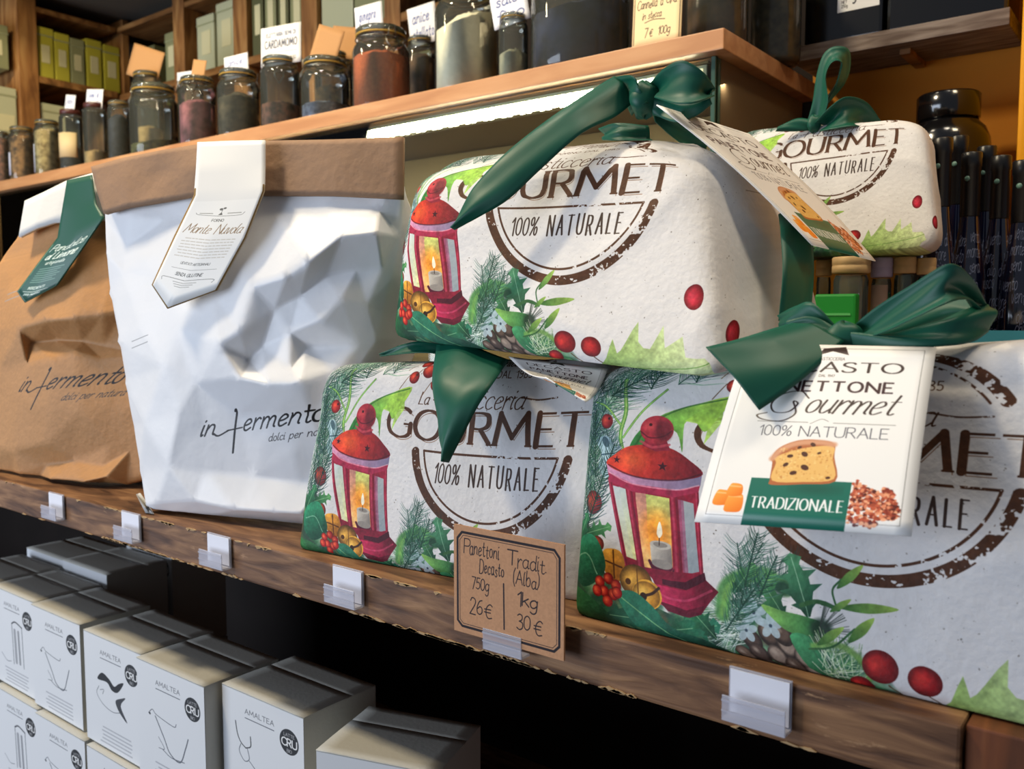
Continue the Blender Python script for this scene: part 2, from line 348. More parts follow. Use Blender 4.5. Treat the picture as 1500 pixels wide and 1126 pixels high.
def write(P, s, x, y, h, wt, col, sx=1.0, gap=2.0, slant=0.0, nib=None, rot=0.0, center=False, fit=None, serif=0, al=1.0, jit=0.0, seed=1, flat=False):
    """letters of cap height h mm from (x, y); fit = total width in mm"""
    if fit: sx = (fit/(h/10)-sum((3.4 if c == ' ' else 0)+gap for c in s)+gap)/max(.01, sum(glyph(c)[0] for c in s if c != ' '))
    k = h/10; cx = 0.0; W = text_width(s, gap, sx); ca, sa = math.cos(rot), math.sin(rot); R = random.Random(seed)
    if center: cx = -W/2
    for c in s:
        if c == ' ': cx += 3.4+gap; continue
        w, st = glyph(c); dy = R.uniform(-jit, jit); js = 1+R.uniform(-jit, jit)*.12
        for q in st:
            X = cx+q[:, 0]*sx+q[:, 1]*slant; Y = q[:, 1]*js+dy
            pts = np.stack([x+(X*ca-Y*sa)*k, y+(X*sa+Y*ca)*k], 1)
            P.line(pts, wt, col, al, nib=nib, flat=flat)
            if serif:
                for e, o in ((0, 1), (-1, -2)):
                    d = q[e]-q[o]
                    if abs(d[1]) > abs(d[0])*1.2 and (q[e][1] < .3 or q[e][1] > 9.7):
                        X = cx+q[e][0]*sx+q[e][1]*slant; Y = q[e][1]
                        a = np.array([[X-serif, Y], [X+serif, Y]]); P.line(np.stack([x+(a[:, 0]*ca-a[:, 1]*sa)*k, y+(a[:, 0]*sa+a[:, 1]*ca)*k], 1), wt*.3, col, al)
        cx += w*sx+gap

def ramp(c0, c1, ax, ay, bx, by):                           # colour running from one point to another
    c0, c1 = (hexc(c) if isinstance(c, str) else np.asarray(c) for c in (c0, c1)); L2 = (bx-ax)**2+(by-ay)**2
    def f(X, Y):
        t = np.clip(((X-ax)*(bx-ax)+(Y-ay)*(by-ay))/L2, 0, 1)[..., None]; return c0+(c1-c0)*t
    return f

def ball(P, x, y, r, base='#a01424', hi='#e0543c', ry=None, ang=0.0):
    b, h = hexc(base), hexc(hi)
    def sh(U, V):
        t = np.clip(1-np.hypot(U+.3, V-.1)*1.15, 0, 1)[..., None]; e = np.clip((np.hypot(U, V)-.6)*1.6, 0, 1)[..., None]
        return (b+(h-b)*t)*(1-.5*e)
    P.disc(x, y, r, base, ry, ang, shade=sh)

def branch(P, x, y, ang, L, nl, cols, R, w=.35, spread=.9, step=1.1, al=.9):
    n = int(L/step)
    for i in range(n):
        t = i/n; px, py = x+math.cos(ang)*L*t, y+math.sin(ang)*L*t
        for s in (-1, 1):
            a = ang+s*(spread+R.uniform(-.15, .15)); l = nl*(1-.45*t)*R.uniform(.75, 1.15)
            mx, my = px+math.cos(a)*l*.5, py+math.sin(a)*l*.5; a2 = a-s*.25
            P.line([(px, py), (mx, my), (mx+math.cos(a2)*l*.5, my+math.sin(a2)*l*.5)], [w, w, w*.4], R.choice(cols), al)
    P.line([(x, y), (x+math.cos(ang)*L, y+math.sin(ang)*L)], w*2, cols[0], .9)

def holly(P, x, y, ang, L, wd, c0, c1, vein='#9cc48a', spikes=3):
    pts = []
    for s in (1, -1):
        side = []
        for i in range(spikes):
            t0 = i/spikes; t1 = (i+.5)/spikes; t2 = (i+1)/spikes
            f = lambda t: math.sin(math.pi*min(max(t*.9+.06, 0), 1))
            side += [(t0, f(t0)*.55), (t1, f(t1)*.62), (t2-.02, f(t2-.1)*1.15+.08)]
        side = side if s == 1 else side[::-1]
        pts += [(t, v*s) for t, v in side]
        if s == 1: pts.append((1.08, 0))
    ca, sa = math.cos(ang), math.sin(ang)
    q = [(x+ca*t*L-sa*v*wd/2, y+sa*t*L+ca*v*wd/2) for t, v in pts]
    P.poly(q, ramp(c0, c1, x, y, x+ca*L-sa*wd*.5, y+sa*L+ca*wd*.5))
    P.line([(x, y), (x+ca*L, y+sa*L)], .4, vein, .6)

def flower(P, x, y, r, col='#b9cfdb', mid='#3a4a5a'):
    for k in range(5):
        a = k*1.257+.4; P.disc(x+math.cos(a)*r*.55, y+math.sin(a)*r*.55, r*.5, col, r*.33, a, .9)
    P.disc(x, y, r*.14, mid)

def lantern(P):
    dk, md, lt = '#5c0f24', '#8c1c34', '#c2506a'
    # body behind glass
    P.poly([(21, 85), (76, 85), (81, 36), (57, 28), (34, 33)], md)
    P.poly([(24, 80), (33, 79), (41, 37), (34, 38)], ramp('#c6cfd0', '#d6d7ae', 26, 80, 36, 40))
    P.poly([(28, 80), (33, 79), (41, 37), (38.5, 37.5)], ramp('#b9c6c4', '#e0dd9a', 26, 80, 36, 40), .7)
    P.poly([(40, 78), (60, 77), (64.5, 33), (45, 34)], ramp('#c9d27a', '#efb060', 50, 78, 52, 45))
    P.poly([(40, 78), (46, 78), (51, 34), (45, 34)], ramp('#d07a86', '#ecc07a', 42, 78, 46, 38), .75)
    P.disc(53, 56, 8, '#f08a22', 11, .1, .75, 4.0)
    P.poly([(67, 77), (74.5, 76), (79, 38), (71, 35)], ramp('#a2a9ac', '#8f9aa2', 70, 77, 76, 38))
    P.poly([(65, 77), (68.5, 77), (73, 35), (69.5, 33)], '#9c5c78', .8)
    # candle
    P.disc(57, 37, 7.2, '#5a1530', 3, 0)
    P.poly([(49.5, 49), (62.5, 49), (63.8, 38), (50.5, 37)], ramp('#c9c2b6', '#77706c', 50, 45, 64, 42))
    P.disc(57, 38.2, 6.7, '#8d8680', 2.6); P.disc(56, 49, 6.5, '#b8b2a8', 2.4); P.disc(56, 49.2, 4.4, '#8a837c', 1.4)
    P.line([(55.6, 49), (55.2, 55)], .6, '#3a2a24'); P.poly(smooth([(55.2, 53), (53.6, 56), (55, 62.5), (57, 56), (55.2, 53)], 5), '#fff6dc')
    P.line([(49, 38.5), (51, 35), (64, 34.2), (66, 37.8)], 2.0, '#4a1028')
    # posts and rails
    for a, b, w in (((21.5, 84), (33.5, 33), 2.4), ((35.5, 80), (43.5, 33), 4.6), ((62.5, 79), (68, 31), 4.8), ((76, 84), (80.5, 36), 2.2)):
        P.line([a, b], w, md); P.line([(a[0]-w*.2, a[1]), (b[0]-w*.2, b[1])], w*.3, lt, .55); P.line([(a[0]+w*.3, a[1]), (b[0]+w*.3, b[1])], w*.3, dk, .6)
    P.poly([(20, 88), (22, 82), (38, 78), (63, 78), (77, 83), (78, 88)], '#9c2a48')
    P.poly([(18.5, 93.5), (20, 88), (38, 83), (64, 82.5), (78, 87), (78.5, 93)], ramp('#cf8fae', '#7d7390', 25, 90, 75, 86))
    P.line(smooth([(21, 88), (37, 83), (63, 82.5), (77, 87)]), .9, '#f0b2bf', .6)
    # roof
    roof = smooth([(18.5, 94), (24, 100), (34, 106.5), (48, 109), (60, 107.5), (70, 102), (79, 94), (66, 89), (46, 87.5), (28, 89.5), (18.5, 94)], 6)
    P.poly(roof, ramp('#d8402c', '#6e1724', 30, 100, 74, 94)); P.disc(36, 98, 7, '#f0703a', 5, 0, .7, 4.5)
    P.line(smooth([(20, 93), (34, 88.5), (50, 87.2), (66, 89), (78, 94)]), 1.0, '#3c0d1c', .7)
    for sx_, sy_, r in ((26, 97, 2.6), (55, 96, 3.2)):
        st = [(sx_+r*(1 if k % 2 == 0 else .4)*math.sin(k*math.pi/5), sy_+r*(1 if k % 2 == 0 else .4)*math.cos(k*math.pi/5)) for k in range(10)]
        P.poly(st, '#3a0f18')
    # knob
    P.poly([(42, 108), (44, 113), (56, 113), (59, 106.5), (50, 105)], '#8e2436'); P.disc(50, 119, 10, '#9a2c38', 9.2, .2)
    P.disc(54, 118.5, 5.0, '#5c1a26', 6.8, .2, .6, 1.2); P.disc(45.5, 121, 3.4, '#cc4a4e', 3, 0, .8, 1.2)
    P.line(smooth([(40.5, 117), (46, 113.5), (54, 115), (59, 119)]), .9, '#521422', .8); P.disc(46, 122, 1, '#3a0c14')
    P.line(smooth([(41, 110.5), (48, 107.5), (58, 110)]), 1.6, '#c8505c', .7)
    # foot
    P.poly([(44, 34), (82, 37), (80, 30), (56, 24)], '#7a1730')
    P.poly([(48, 33), (57, 29), (71, 30), (82, 38), (82, 34), (72, 24), (52, 26)], '#7a1730')
    P.poly([(57, 27), (72, 27), (83, 33.5), (82, 38), (71, 31), (57, 30)], '#3f0c1e')
    P.poly([(52, 26), (72, 26.5), (83, 34), (90, 29), (84, 21), (72, 14.5), (56, 15), (50, 20)], ramp('#c02c58', '#5c1024', 54, 20, 86, 30))
    P.poly([(54, 17), (60, 12.5), (73, 12), (80, 15), (84, 21), (72, 16)], '#5a0f26')
    P.line(smooth([(53, 21.5), (62, 20), (74, 22), (86, 29)]), 1.3, '#e05c80', .45)

def wrap_art():
    P = Paint(-24, -14, 312, 212, 6.0, '#d8d6d6')
    n1 = P.noise(30, 3); n2 = P.noise(3, 5, 2)
    P.a *= (1+.05*(n1-.5)+.035*(n2-.5))[..., None]
    R = random.Random(5)
    for _ in range(900):
        x, y = R.uniform(-24, 312), R.uniform(-14, 212); r = R.choice((.18, .22, .3, .5))
        P.disc(x, y, r, '#5a5148', r*R.uniform(.5, 1), R.uniform(0, 3), R.uniform(.35, .9))
    brown = '#4a2c1a'
    # --- badge
    cx, cy, ro = 165, 112, 66
    worn = P.noise(4.5, 21, 3); worn2 = P.noise(1.6, 31, 2)
    X, Y = P.grid((0, P.w, 0, P.h)); ang = np.arctan2(Y-cy, X-cx); wear = np.clip((np.sin(ang*1.0+1.0)*.5+.45), 0.1, 1)
    P.mask = np.clip((worn*.55+worn2*.45-(.30+.13*wear))*26, 0, 1)
    arc = lambda r, a0, a1, n=140: np.stack([cx+r*np.cos(np.linspace(a0, a1, n)), cy+r*np.sin(np.linspace(a0, a1, n))], 1)
    ly = 101; a = math.asin((ly-cy)/63.0)
    P.line(arc(63, a, -math.pi-a), 6.4, brown, flat=True); P.line(arc(63, .56, math.pi-.56), 6.4, brown, flat=True)
    a = math.asin((ly-cy)/56.0)
    P.line(arc(55.5, a, -math.pi-a), 1.5, brown); P.line(arc(56.5, .62, math.pi-.62), 1.2, brown)
    P.line([(cx-54.5, ly), (cx+54.5, ly)], 1.5, brown)
    P.line(smooth([(cx+6, 136.5), (cx+20, 138.5), (cx+34, 137), (cx+48, 138)]), 1.0, brown, .9); P.line([(cx-52, 136), (cx-34, 137)], .9, brown, .9)
    P.mask = None
    big = dict(gap=1.25, nib=.34, flat=True)
    for (c, x, w) in (('G', 74, 22), ('O', 99.5, 23), ('U', 127.5, 17), ('R', 150.5, 15.5), ('M', 170, 27), ('E', 202.5, 12.5), ('T', 217.5, 20)):
        gw, _ = glyph(c)
        write(P, c, x+2.0, 106.9, 20, .5, '#8a6a54', sx=w/(gw*2))
        write(P, c, x, 108.6, 20, 4.0, brown, sx=w/(gw*2), serif=1.1, **big)
    write(P, '100%', 123, 80.5, 13, 1.2, '#3a2a24', sx=.62, gap=1.4, nib=.6, slant=.05, jit=.2)
    write(P, 'NATURALE', 153, 80.5, 14, 1.45, '#3a2a24', fit=54, gap=2.4, nib=.55, jit=.35)
    write(P, 'La', 100, 132.5, 8, .9, brown, slant=.3, gap=.8, nib=.5)
    write(P, 'Pasticceria', 119, 131.3, 13, .95, brown, slant=.28, gap=1.0, fit=70, nib=.5)
    write(P, 'FORNO DAL 1985', cx, 151, 5, .6, brown, center=True, gap=2.2); write(P, 'Premium', cx-14, 160, 8, .7, brown, slant=.3, gap=1)
    # --- painted greenery: left side and top
    gr = ['#1f4a3a', '#2f6b4c', '#557f5c', '#7fa58a', '#2a4048', '#8fb0a4']
    for (x, y, a, L, nl) in ((6, 75, 1.35, 70, 24), (12, 62, 1.75, 66, 20), (2, 112, 1.2, 50, 20), (24, 96, 1.9, 44, 15), (2, 40, 1.5, 50, 14), (14, 128, .9, 60, 22), (34, 150, 1.9, 55, 24), (60, 150, .9, 60, 24), (-6, 90, 1.1, 90, 18), (-14, 40, 1.5, 100, 16), (90, 170, 1.6, 40, 22)):
        branch(P, x, y, a, L, nl, gr, R, .38)
    for pts, w in (([(34, 92), (28, 112), (30, 130), (26, 152)], 2.6), ([(30, 112), (40, 130), (54, 146)], 1.4), ([(2, 136), (16, 132), (28, 120)], 1.4)):
        P.line(smooth(pts), w, '#4f8a3a', .95); P.line(smooth(pts), w*.4, '#b8d27a', .7)
    P.poly(smooth([(34, 104), (40, 118), (54, 130), (74, 138), (92, 143), (84, 128), (78, 120), (72, 126), (66, 124), (66, 106), (62, 118), (52, 120), (42, 106), (34, 104)], 4), ramp('#2f7a3a', '#a6cc52', 38, 106, 80, 138))
    P.poly([(86, 142), (88, 128), (78, 112), (80, 124), (66, 126)], '#9cc84e', .8)
    P.line(smooth([(36, 104), (46, 122), (64, 134), (90, 142)]), 1.0, '#2a5a2a', .7)
    for x, y, r in ((17, 122, 5), (92, 150, 4.5), (9, 67, 7.5), (104, 156, 6), (96, 164, 5.4), (40, 176, 5), (112, 146, 4)):
        ball(P, x, y, r, '#8e1d22', '#e0543c'); P.disc(x+r*.4, y+r*.4, r*.2, '#3a0c10')
        P.line([(x-r, y+r*.3), (x-r-7, y-9)], .6, '#5a3a20', .8)
    P.poly(smooth([(9, 108), (18, 112), (26, 104), (32, 100), (26, 92), (18, 84), (12, 92), (14, 100), (9, 108)], 4), '#b4cfd6', .95)
    flower(P, 28, 99, 7, '#a9bfc8'); P.line([(14, 99), (24, 101)], .9, '#2a4a5a'); P.disc(17, 108, 2.5, '#2f4a52', 4, .6, .8)
    # --- foot of the picture
    for (x, y, a, L, nl) in ((-4, 20, 1.5, 110, 15), (5, 50, 1.25, 60, 15), (10, 84, 1.7, 50, 14), (-2, 130, 1.0, 45, 15), (18, 140, .6, 46, 15), (44, 146, 1.3, 50, 16), (-14, 120, 1.2, 80, 18), (70, 152, 1.5, 40, 15)):
        branch(P, x, y, a, L, nl, ['#12382a', '#1f4f3a', '#2a4a50', '#0f2c28'], R, .5, .8, 1.5)
    P.poly(smooth([(-24, -14), (-24, 44), (-6, 48), (6, 52), (16, 40), (22, 22), (46, 14), (84, 10), (96, 26), (118, 26), (140, 20), (160, 8), (176, -4), (186, -14)], 4), '#2c4a3a')
    for k in range(420):
        x = R.uniform(-22, 176); top = np.interp(x, [-22, 4, 24, 60, 90, 120, 150, 176], [44, 46, 22, 14, 24, 26, 14, 0]); y = R.uniform(-12, top)
        c = hexc(R.choice(['#1c4a38', '#2f6b48', '#4a8052', '#23393a', '#6f9a6a', '#8fb094', '#5a4432'])); a = R.uniform(-1, 2.2); l = R.uniform(4, 10)
        P.disc(x, y, l, c, l*.3, a, .55, .8)
    for a, (x, y) in ((1.15, (96, 20)), (1.75, (106, 24)), (.75, (100, 22))):
        branch(P, x, y, a, 44 if a < 1.5 else 34, 17, ['#24483c', '#2f5f4c', '#486a62', '#1f3a3c', '#7f9c94'], R, .34)
    for k in range(120):
        a = R.uniform(2.3, 4.4); x, y = 100+R.uniform(-8, 8), 12+R.uniform(-8, 10); P.line([(x, y), (x+math.cos(a)*17, y+math.sin(a)*13)], .34, R.choice(['#cfdcd8', '#e6eeea', '#9fb8b0', '#3a5a52']), .85)
    P.line(smooth([(92, 18), (94, 32), (104, 40), (116, 43), (126, 38)]), 8, '#4f8a4a', .9, 1.0); P.line(smooth([(92, 18), (95, 32), (105, 39), (117, 41)]), 3, '#7fb05a', .7, .8); P.disc(124, 38, 5, '#16382c', 4, .3, .85, 1.5)
    for x, y, a, L in ((-8, 34, 1.1, 26), (4, 46, .4, 20), (60, 2, .3, 30), (88, 4, 2.4, 24), (20, 2, .1, 34), (150, 2, 2.6, 26), (98, 30, 1.0, 20), (126, 22, 2.2, 24)):
        holly(P, x, y, a, L, L*.55, R.choice(['#0f3a2a', '#1a4a30', '#16402e']), R.choice(['#3f8a5c', '#5a9a5a', '#2f7a60']), '#a8d0a0', 4)
    lantern(P)
    # bells, berries, broad leaves
    for pts in (smooth([(20, 40), (17, 34), (20, 26), (28, 22), (33, 30), (30, 40), (20, 40)], 5),):
        P.poly(pts, ramp('#e0a040', '#9a5c1c', 20, 38, 30, 24))
    P.line([(20, 33), (31, 31)], 1, '#5a3210'); P.line([(25, 40), (26, 24)], 1, '#5a3210'); ball(P, 14, 42, 4.6, '#7a2a1c', '#c0602c')
    ball(P, 40, 25, 10.5, '#7a5220', '#e8b454', 9.4); P.disc(47, 19, 9.3, '#d19a3a', 8.3); ball(P, 46.5, 18.5, 8.6, '#b8802c', '#f2c766', 7.6)
    P.line(smooth([(44, 17.5), (50, 20), (54.5, 24)]), 1.6, '#3a1f0c'); P.disc(44.6, 17.4, 2.2, '#2c1608'); P.line([(40.5, 34), (41.5, 17)], .8, '#5a3a16', .8); P.disc(35, 24, 1.8, '#4a2c10')
    P.poly(smooth([(28, 15), (38, 19), (50, 13), (62, 4), (84, 1), (96, -6), (70, -12), (50, -8), (36, 2), (28, 15)], 4), ramp('#2f7a60', '#123f30', 32, 16, 80, -6)); P.line(smooth([(30, 14), (50, 4), (72, -6)]), .7, '#8fc48a', .7)
    P.poly(smooth([(-10, 34), (4, 46), (14, 44), (20, 30), (14, 20), (2, 14), (-8, 20), (-10, 34)], 4), ramp('#2f8a64', '#123c2c', 0, 40, 14, 18)); P.line(smooth([(-6, 30), (6, 34), (14, 24)]), .8, '#a8d8b8', .6)
    P.poly(smooth([(-20, 8), (0, 12), (16, 6), (26, -4), (10, -12), (-10, -10), (-20, 8)], 4), ramp('#2f7040', '#17402c', -10, 8, 16, -8))
    for x, y in ((16, 20), (22, 23), (27, 20), (19, 15), (25, 14.5), (21, 10), (14, 14.5), (27.5, 16)): ball(P, x, y, 3.4, '#9c1c1c', '#f06a48')
    # cone, flowers, buds, mistletoe
    for k, (x, y) in enumerate([(108, 8), (117, 12), (127, 8), (136, 4), (112, 1), (122, 2), (131, -2), (141, -4), (118, -7), (128, -8), (146, 0), (104, -2), (110, -9), (138, -10), (124, 14), (134, 12)]):
        P.disc(x, y, 6.6, '#2a201c', 4.6, -.7); P.disc(x-.6, y+1, 5.2, R.choice(['#7a6455', '#5c4a40', '#8f7f74', '#4c3c36']), 3.4, -.7, .9, .6); P.disc(x-2, y+2.2, 1.8, '#b5a698', 1, -.6, .6, .5)
    holly(P, 138, 26, 1.9, 30, 19, '#16402e', '#4f8c66', '#b8dcc0', 4)
    for x, y, r in ((109, 22, 7), (118, 17, 6.5), (105, 12, 6)): flower(P, x, y, r, '#a9bdc6')
    P.poly(smooth([(113, 27), (124, 26), (136, 26), (144, 24), (140, 17), (128, 16), (119, 21), (113, 27)], 4), ramp('#7fae5a', '#2f6a3c', 114, 24, 140, 20)); P.disc(144, 21, 5.5, '#14301f', 5, 0, .9, 1.2)
    for k in range(24): a = R.uniform(-.3, 1.5); P.line([(143, 20), (143+math.cos(a)*15, 20+math.sin(a)*15)], .3, '#2f3a34', .8)
    P.poly(smooth([(128, 14), (138, 16), (148, 4), (160, -4), (150, -6), (138, 0), (128, 14)], 4), ramp('#3f8a5c', '#1f4a34', 130, 12, 156, -4))
    for k in range(90):
        a = R.uniform(.0, 2.6); x, y = 154+R.uniform(-10, 8), 4+R.uniform(-9, 7); P.line([(x, y), (x+math.cos(a)*13, y+math.sin(a)*12)], .34, R.choice(['#2f5a3c', '#4a7a4c', '#c9d8b0', '#e6ecd4', '#7fa068']), .85)
    P.line(smooth([(140, 12), (152, 15), (162, 11), (167, 3), (162, -3)]), 3, '#6f9a4c', .8, .6)
    for pts, w in (([(134, 31), (142, 34), (152, 32)], 2.2), ([(144, 33), (156, 33), (166, 34)], 1.0), ([(151, 33), (149, 41), (153, 47)], 1.0), ([(138, 10), (150, 14), (160, 24)], 1.0)): P.line(smooth(pts), w, '#2f5a34')
    for x0, y0, x1, y1, w in ((151, 42, 163, 56, 4.5), (152, 33, 180, 37, 5), (148, 30, 158, 38, 3.2), (157, 17, 169, 31, 5), (142, 13, 155, 24, 4.4)):
        mx, my = (x0+x1)/2, (y0+y1)/2; nx, ny = -(y1-y0), x1-x0; q = w/2/math.hypot(nx, ny)
        P.poly(smooth([(x0, y0), (mx+nx*q, my+ny*q), (x1, y1), (mx-nx*q, my-ny*q), (x0, y0)], 5), ramp('#2f5a2c', '#9ab858', x0, y0, x1, y1))
    for x, y, r in ((172, 9, 8.4), (192, 7, 7.6), (163, -3, 6)):
        ball(P, x, y, r, '#7e1218', '#d43a34', r*.92)
    P.line([(176, 1), (186, -8)], .9, '#5a4632'); P.line([(194, 0), (204, -8), (212, -10)], .9, '#5a4632')
    for (x, y, a, L, nl) in ((100, 16, 1.35, 50, 15), (94, 10, 1.0, 40, 13), (112, 30, 1.2, 26, 12)): branch(P, x, y, a, L, nl, ['#173c30', '#2a5a48', '#4a7468'], R, .42, .8, 1.4)
    # spring-green holly at the right foot, loose berries of the side panel
    lg = smooth([(196, -12), (203, 0), (208, 13), (211, 4), (217, 11), (226, 24), (226, 12), (234, 8), (243, 22), (244, 9), (256, 16), (258, 4), (272, 2), (280, -8), (276, -14), (196, -14)], 2)
    P.poly(lg, ramp('#8dab60', '#c6d4a2', 206, -10, 256, 16)); P.line([(206, -10), (240, -6), (276, -2)], .8, '#5a8a3c', .8)
    for x, y, r in ((264, 38, 8), (296, 14, 8)): ball(P, x, y, r, '#8e1428', '#c83c50', r*.94)
    # watercolour mottling, only where paint lies
    sat = np.clip((P.a.max(2)-P.a.min(2))*5-.15, 0, 1); w1 = P.noise(7, 91, 4); w2 = P.noise(1.8, 93, 2)
    P.a *= (1+sat*(.42*(w1-.5)+.25*(w2-.5)))[..., None]; g = P.a.mean(2, keepdims=True); P.a = np.clip(P.a+(P.a-g)*.06*sat[..., None], 0, 1)
    return P.a

def tag_art():
    P = Paint(0, 0, 80, 92, 9.0, '#f2f0ec'); dk = '#3a2a26'
    for a, b in (((4, 4), (4, 90)), ((76, 4), (76, 90)), ((4, 4), (76, 4)), ((4, 90), (76, 90))): P.line([a, b], .18, '#55504c')
    P.poly([(36, 90), (34, 86), (40, 88.5), (47, 86.5), (45, 91)], dk); write(P, 'PASTICCERIA', 40, 83.6, 1.5, .2, '#6a5c56', center=True)
    write(P, 'DECASTO', 13, 77.2, 5.2, 1.15, dk, fit=56, gap=3.2, nib=.4, serif=.5, flat=True); write(P, 'DAL 1947', 40, 74.6, 1.2, .2, '#6a5c56', center=True)
    write(P, 'PANETTONE', 13, 66.8, 5.2, 1.15, '#3a1f24', fit=54, gap=3.2, nib=.7, flat=True)
    write(P, 'ourmet', 34, 55.6, 11, .95, dk, slant=.42, nib=.32, gap=.9, fit=34)
    P.line(smooth([(35, 63), (31, 66.6), (24, 65), (20, 60), (22, 55.5), (28, 55.8), (31, 60), (29, 61), (31, 55), (26, 51), (18, 51.5), (15, 53.6), (19, 55)]), .8, dk, nib=.4)
    P.line([(16, 50.6), (37, 50.6)], .22, '#55504c'); P.line([(47, 50.6), (70, 50.6)], .22, '#55504c'); P.line(smooth([(38, 50), (42, 52.4), (45, 51.4)]), .2, '#55504c')
    write(P, '100% NATURALE', 18, 43.6, 5.0, .42, '#4a4a55', fit=50, gap=1.6, nib=.85)
    P.rect(19.5, 0, 58, 22.5, '#0e6a58')
    write(P, 'TRADIZIONALE', 21.4, 8.4, 5.1, .75, '#f4f4f0', fit=35, gap=1.9, nib=.42, serif=.55, flat=True)
    R = random.Random(4)
    crust = smooth([(27, 22), (26.5, 30), (25.5, 32), (28, 37.5), (35, 41.5), (43, 42), (49, 40.5), (50, 34), (52, 22.6), (40, 20.4), (28, 19.4), (27, 22)], 4)
    P.disc(45, 18.5, 9, '#0a4a3c', 2.4, 0, .5, 1.5)
    P.poly(crust, '#b5673a'); P.poly(smooth([(28, 21.5), (28, 30), (27, 32.5), (33, 36), (41, 38.5), (49, 39), (49.5, 33), (51.3, 23.6), (40, 21.5), (28, 21.5)], 4), '#edbb6c')
    P.line(smooth([(26, 32), (29, 36.6), (35, 40), (43, 40.8), (49, 40)]), 2.4, '#dba07c', .9, .5)
    for _ in range(170):
        x, y = R.uniform(28.5, 50), R.uniform(22.6, 37.5); P.disc(x, y, R.uniform(.2, .5), R.choice(['#d8994a', '#f6d58e', '#c98440']), None, 0, .6)
    for x, y, r in ((33, 33.6, 1.2), (32, 29.4, 1.2), (39.6, 28.4, 1.7), (35.6, 25.6, 1.4), (49, 24, .9), (38.5, 34.8, 1.5), (44, 35.6, .8), (36, 38, .9), (41, 39.6, 1.2)): P.disc(x, y, r, '#4c2416', r*.7, R.uniform(-.8, .8))
    for x, y, w, h in ((5.6, 8.5, 6.5, 7.5), (11, 5.6, 7.2, 9), (10.6, 13, 6.4, 6.4)):
        P.poly(smooth([(x, y+1), (x+1, y+h-.6), (x+w/2, y+h), (x+w-.4, y+h-1), (x+w, y+1.2), (x+w/2, y), (x, y+1)], 4), ramp('#ffb24c', '#ee7418', x, y+h, x+w, y)); P.line([(x+1, y+h-1.4), (x+w-1, y+h-1.6)], .7, '#ffd89a', .6)
    for _ in range(420):
        t = R.random(); x = 58.6+t*16.5; hgt = np.interp(t, [0, .12, .5, .85, 1], [18, 20, 17, 12, 4]); y = 4+R.random()*hgt-(1.5 if .1 < t < .6 else -t*3)
        P.disc(x, y, R.uniform(.5, 1.1), R.choice(['#c25a3c', '#e08a64', '#8a3222', '#a84a30', '#f0aa80', '#5c2018']), R.uniform(.4, .8), R.uniform(0, 3))
    return P.a

def card_art(kind):
    if kind == 0:
        P = Paint(0, 0, 80, 66, 9, '#b98a66'); P.a *= (1+.10*(P.noise(1.2, 3, 2)-.5))[..., None]; k = '#221c22'
        r = smooth([(2.5, 8), (2.5, 59), (4, 61.8), (8, 62.5), (72, 62.5), (76, 61.5), (77.5, 58), (77.5, 8), (76, 4.6), (72, 3.6), (8, 3.6), (4, 4.6), (2.5, 8)], 6)
        P.line(np.array([(3, 7), (3, 58), (6.5, 62), (73.5, 62), (77, 58), (77, 7.5), (73.5, 4), (6.5, 4), (3, 7)]), 1.5, k)
        P.line(np.array([(4.8, 8), (4.8, 57), (7.4, 60.2), (72.6, 60.2), (75.2, 57), (75.2, 8.5), (72.6, 5.8), (7.4, 5.8), (4.8, 8)]), .35, k)
        o = dict(jit=.8, gap=1.0, slant=.06)
        write(P, 'P', 8, 50, 8.4, .62, k, **o); write(P, 'anettoni', 12.4, 49.6, 8.6, .62, k, fit=22, **o); write(P, 'T', 40.5, 49, 8, .8, k, sx=1.3, **o); write(P, 'radit.', 48, 47.6, 9, .62, k, fit=20, **o)
        write(P, 'Decasto', 20, 39.6, 8, .62, k, fit=18, **o); write(P, '(Alba)', 45, 37.6, 8.4, .62, k, fit=18, **o)
        write(P, '750g', 14, 29, 7, .62, k, fit=13, **o); write(P, '26', 12.5, 13.6, 9.5, .7, k, sx=.9, **o); write(P, '~', 23.5, 13.2, 8.5, .7, k, sx=1.1, **o)
        P.line([(38, 36), (38.4, 9)], 1.0, k)
        write(P, '1kg', 48, 25.6, 8, .8, k, fit=14, **o); write(P, '30', 47.5, 11.8, 8.6, .7, k, **o); write(P, '~', 59.5, 11, 8.5, .7, k, sx=1.1, **o)
        return P.a
    P = Paint(0, 0, 78, 66, 5, '#e9cf9e'); k = '#3a2a20'
    P.line(np.array([(3, 5), (3, 59), (6, 62), (72, 62), (75, 59), (75, 5)]), 1.1, k); P.line([(0.5, 0), (.5, 66)], .6, k)
    o = dict(jit=.8, gap=1.1, slant=.15)
    write(P, "Cannella d Cina", 7, 46, 10, 1.0, k, fit=62, **o); write(P, "in stecca", 16, 33, 8, .9, k, fit=30, **o); P.line(smooth([(20, 29), (34, 31), (52, 29)]), .9, k)
    write(P, '7', 20, 12, 10, 1.1, k, **o); write(P, '~', 28, 12, 8, 1.0, k, **o); write(P, '100g', 42, 12, 9, 1.0, k, **o)
    return P.a

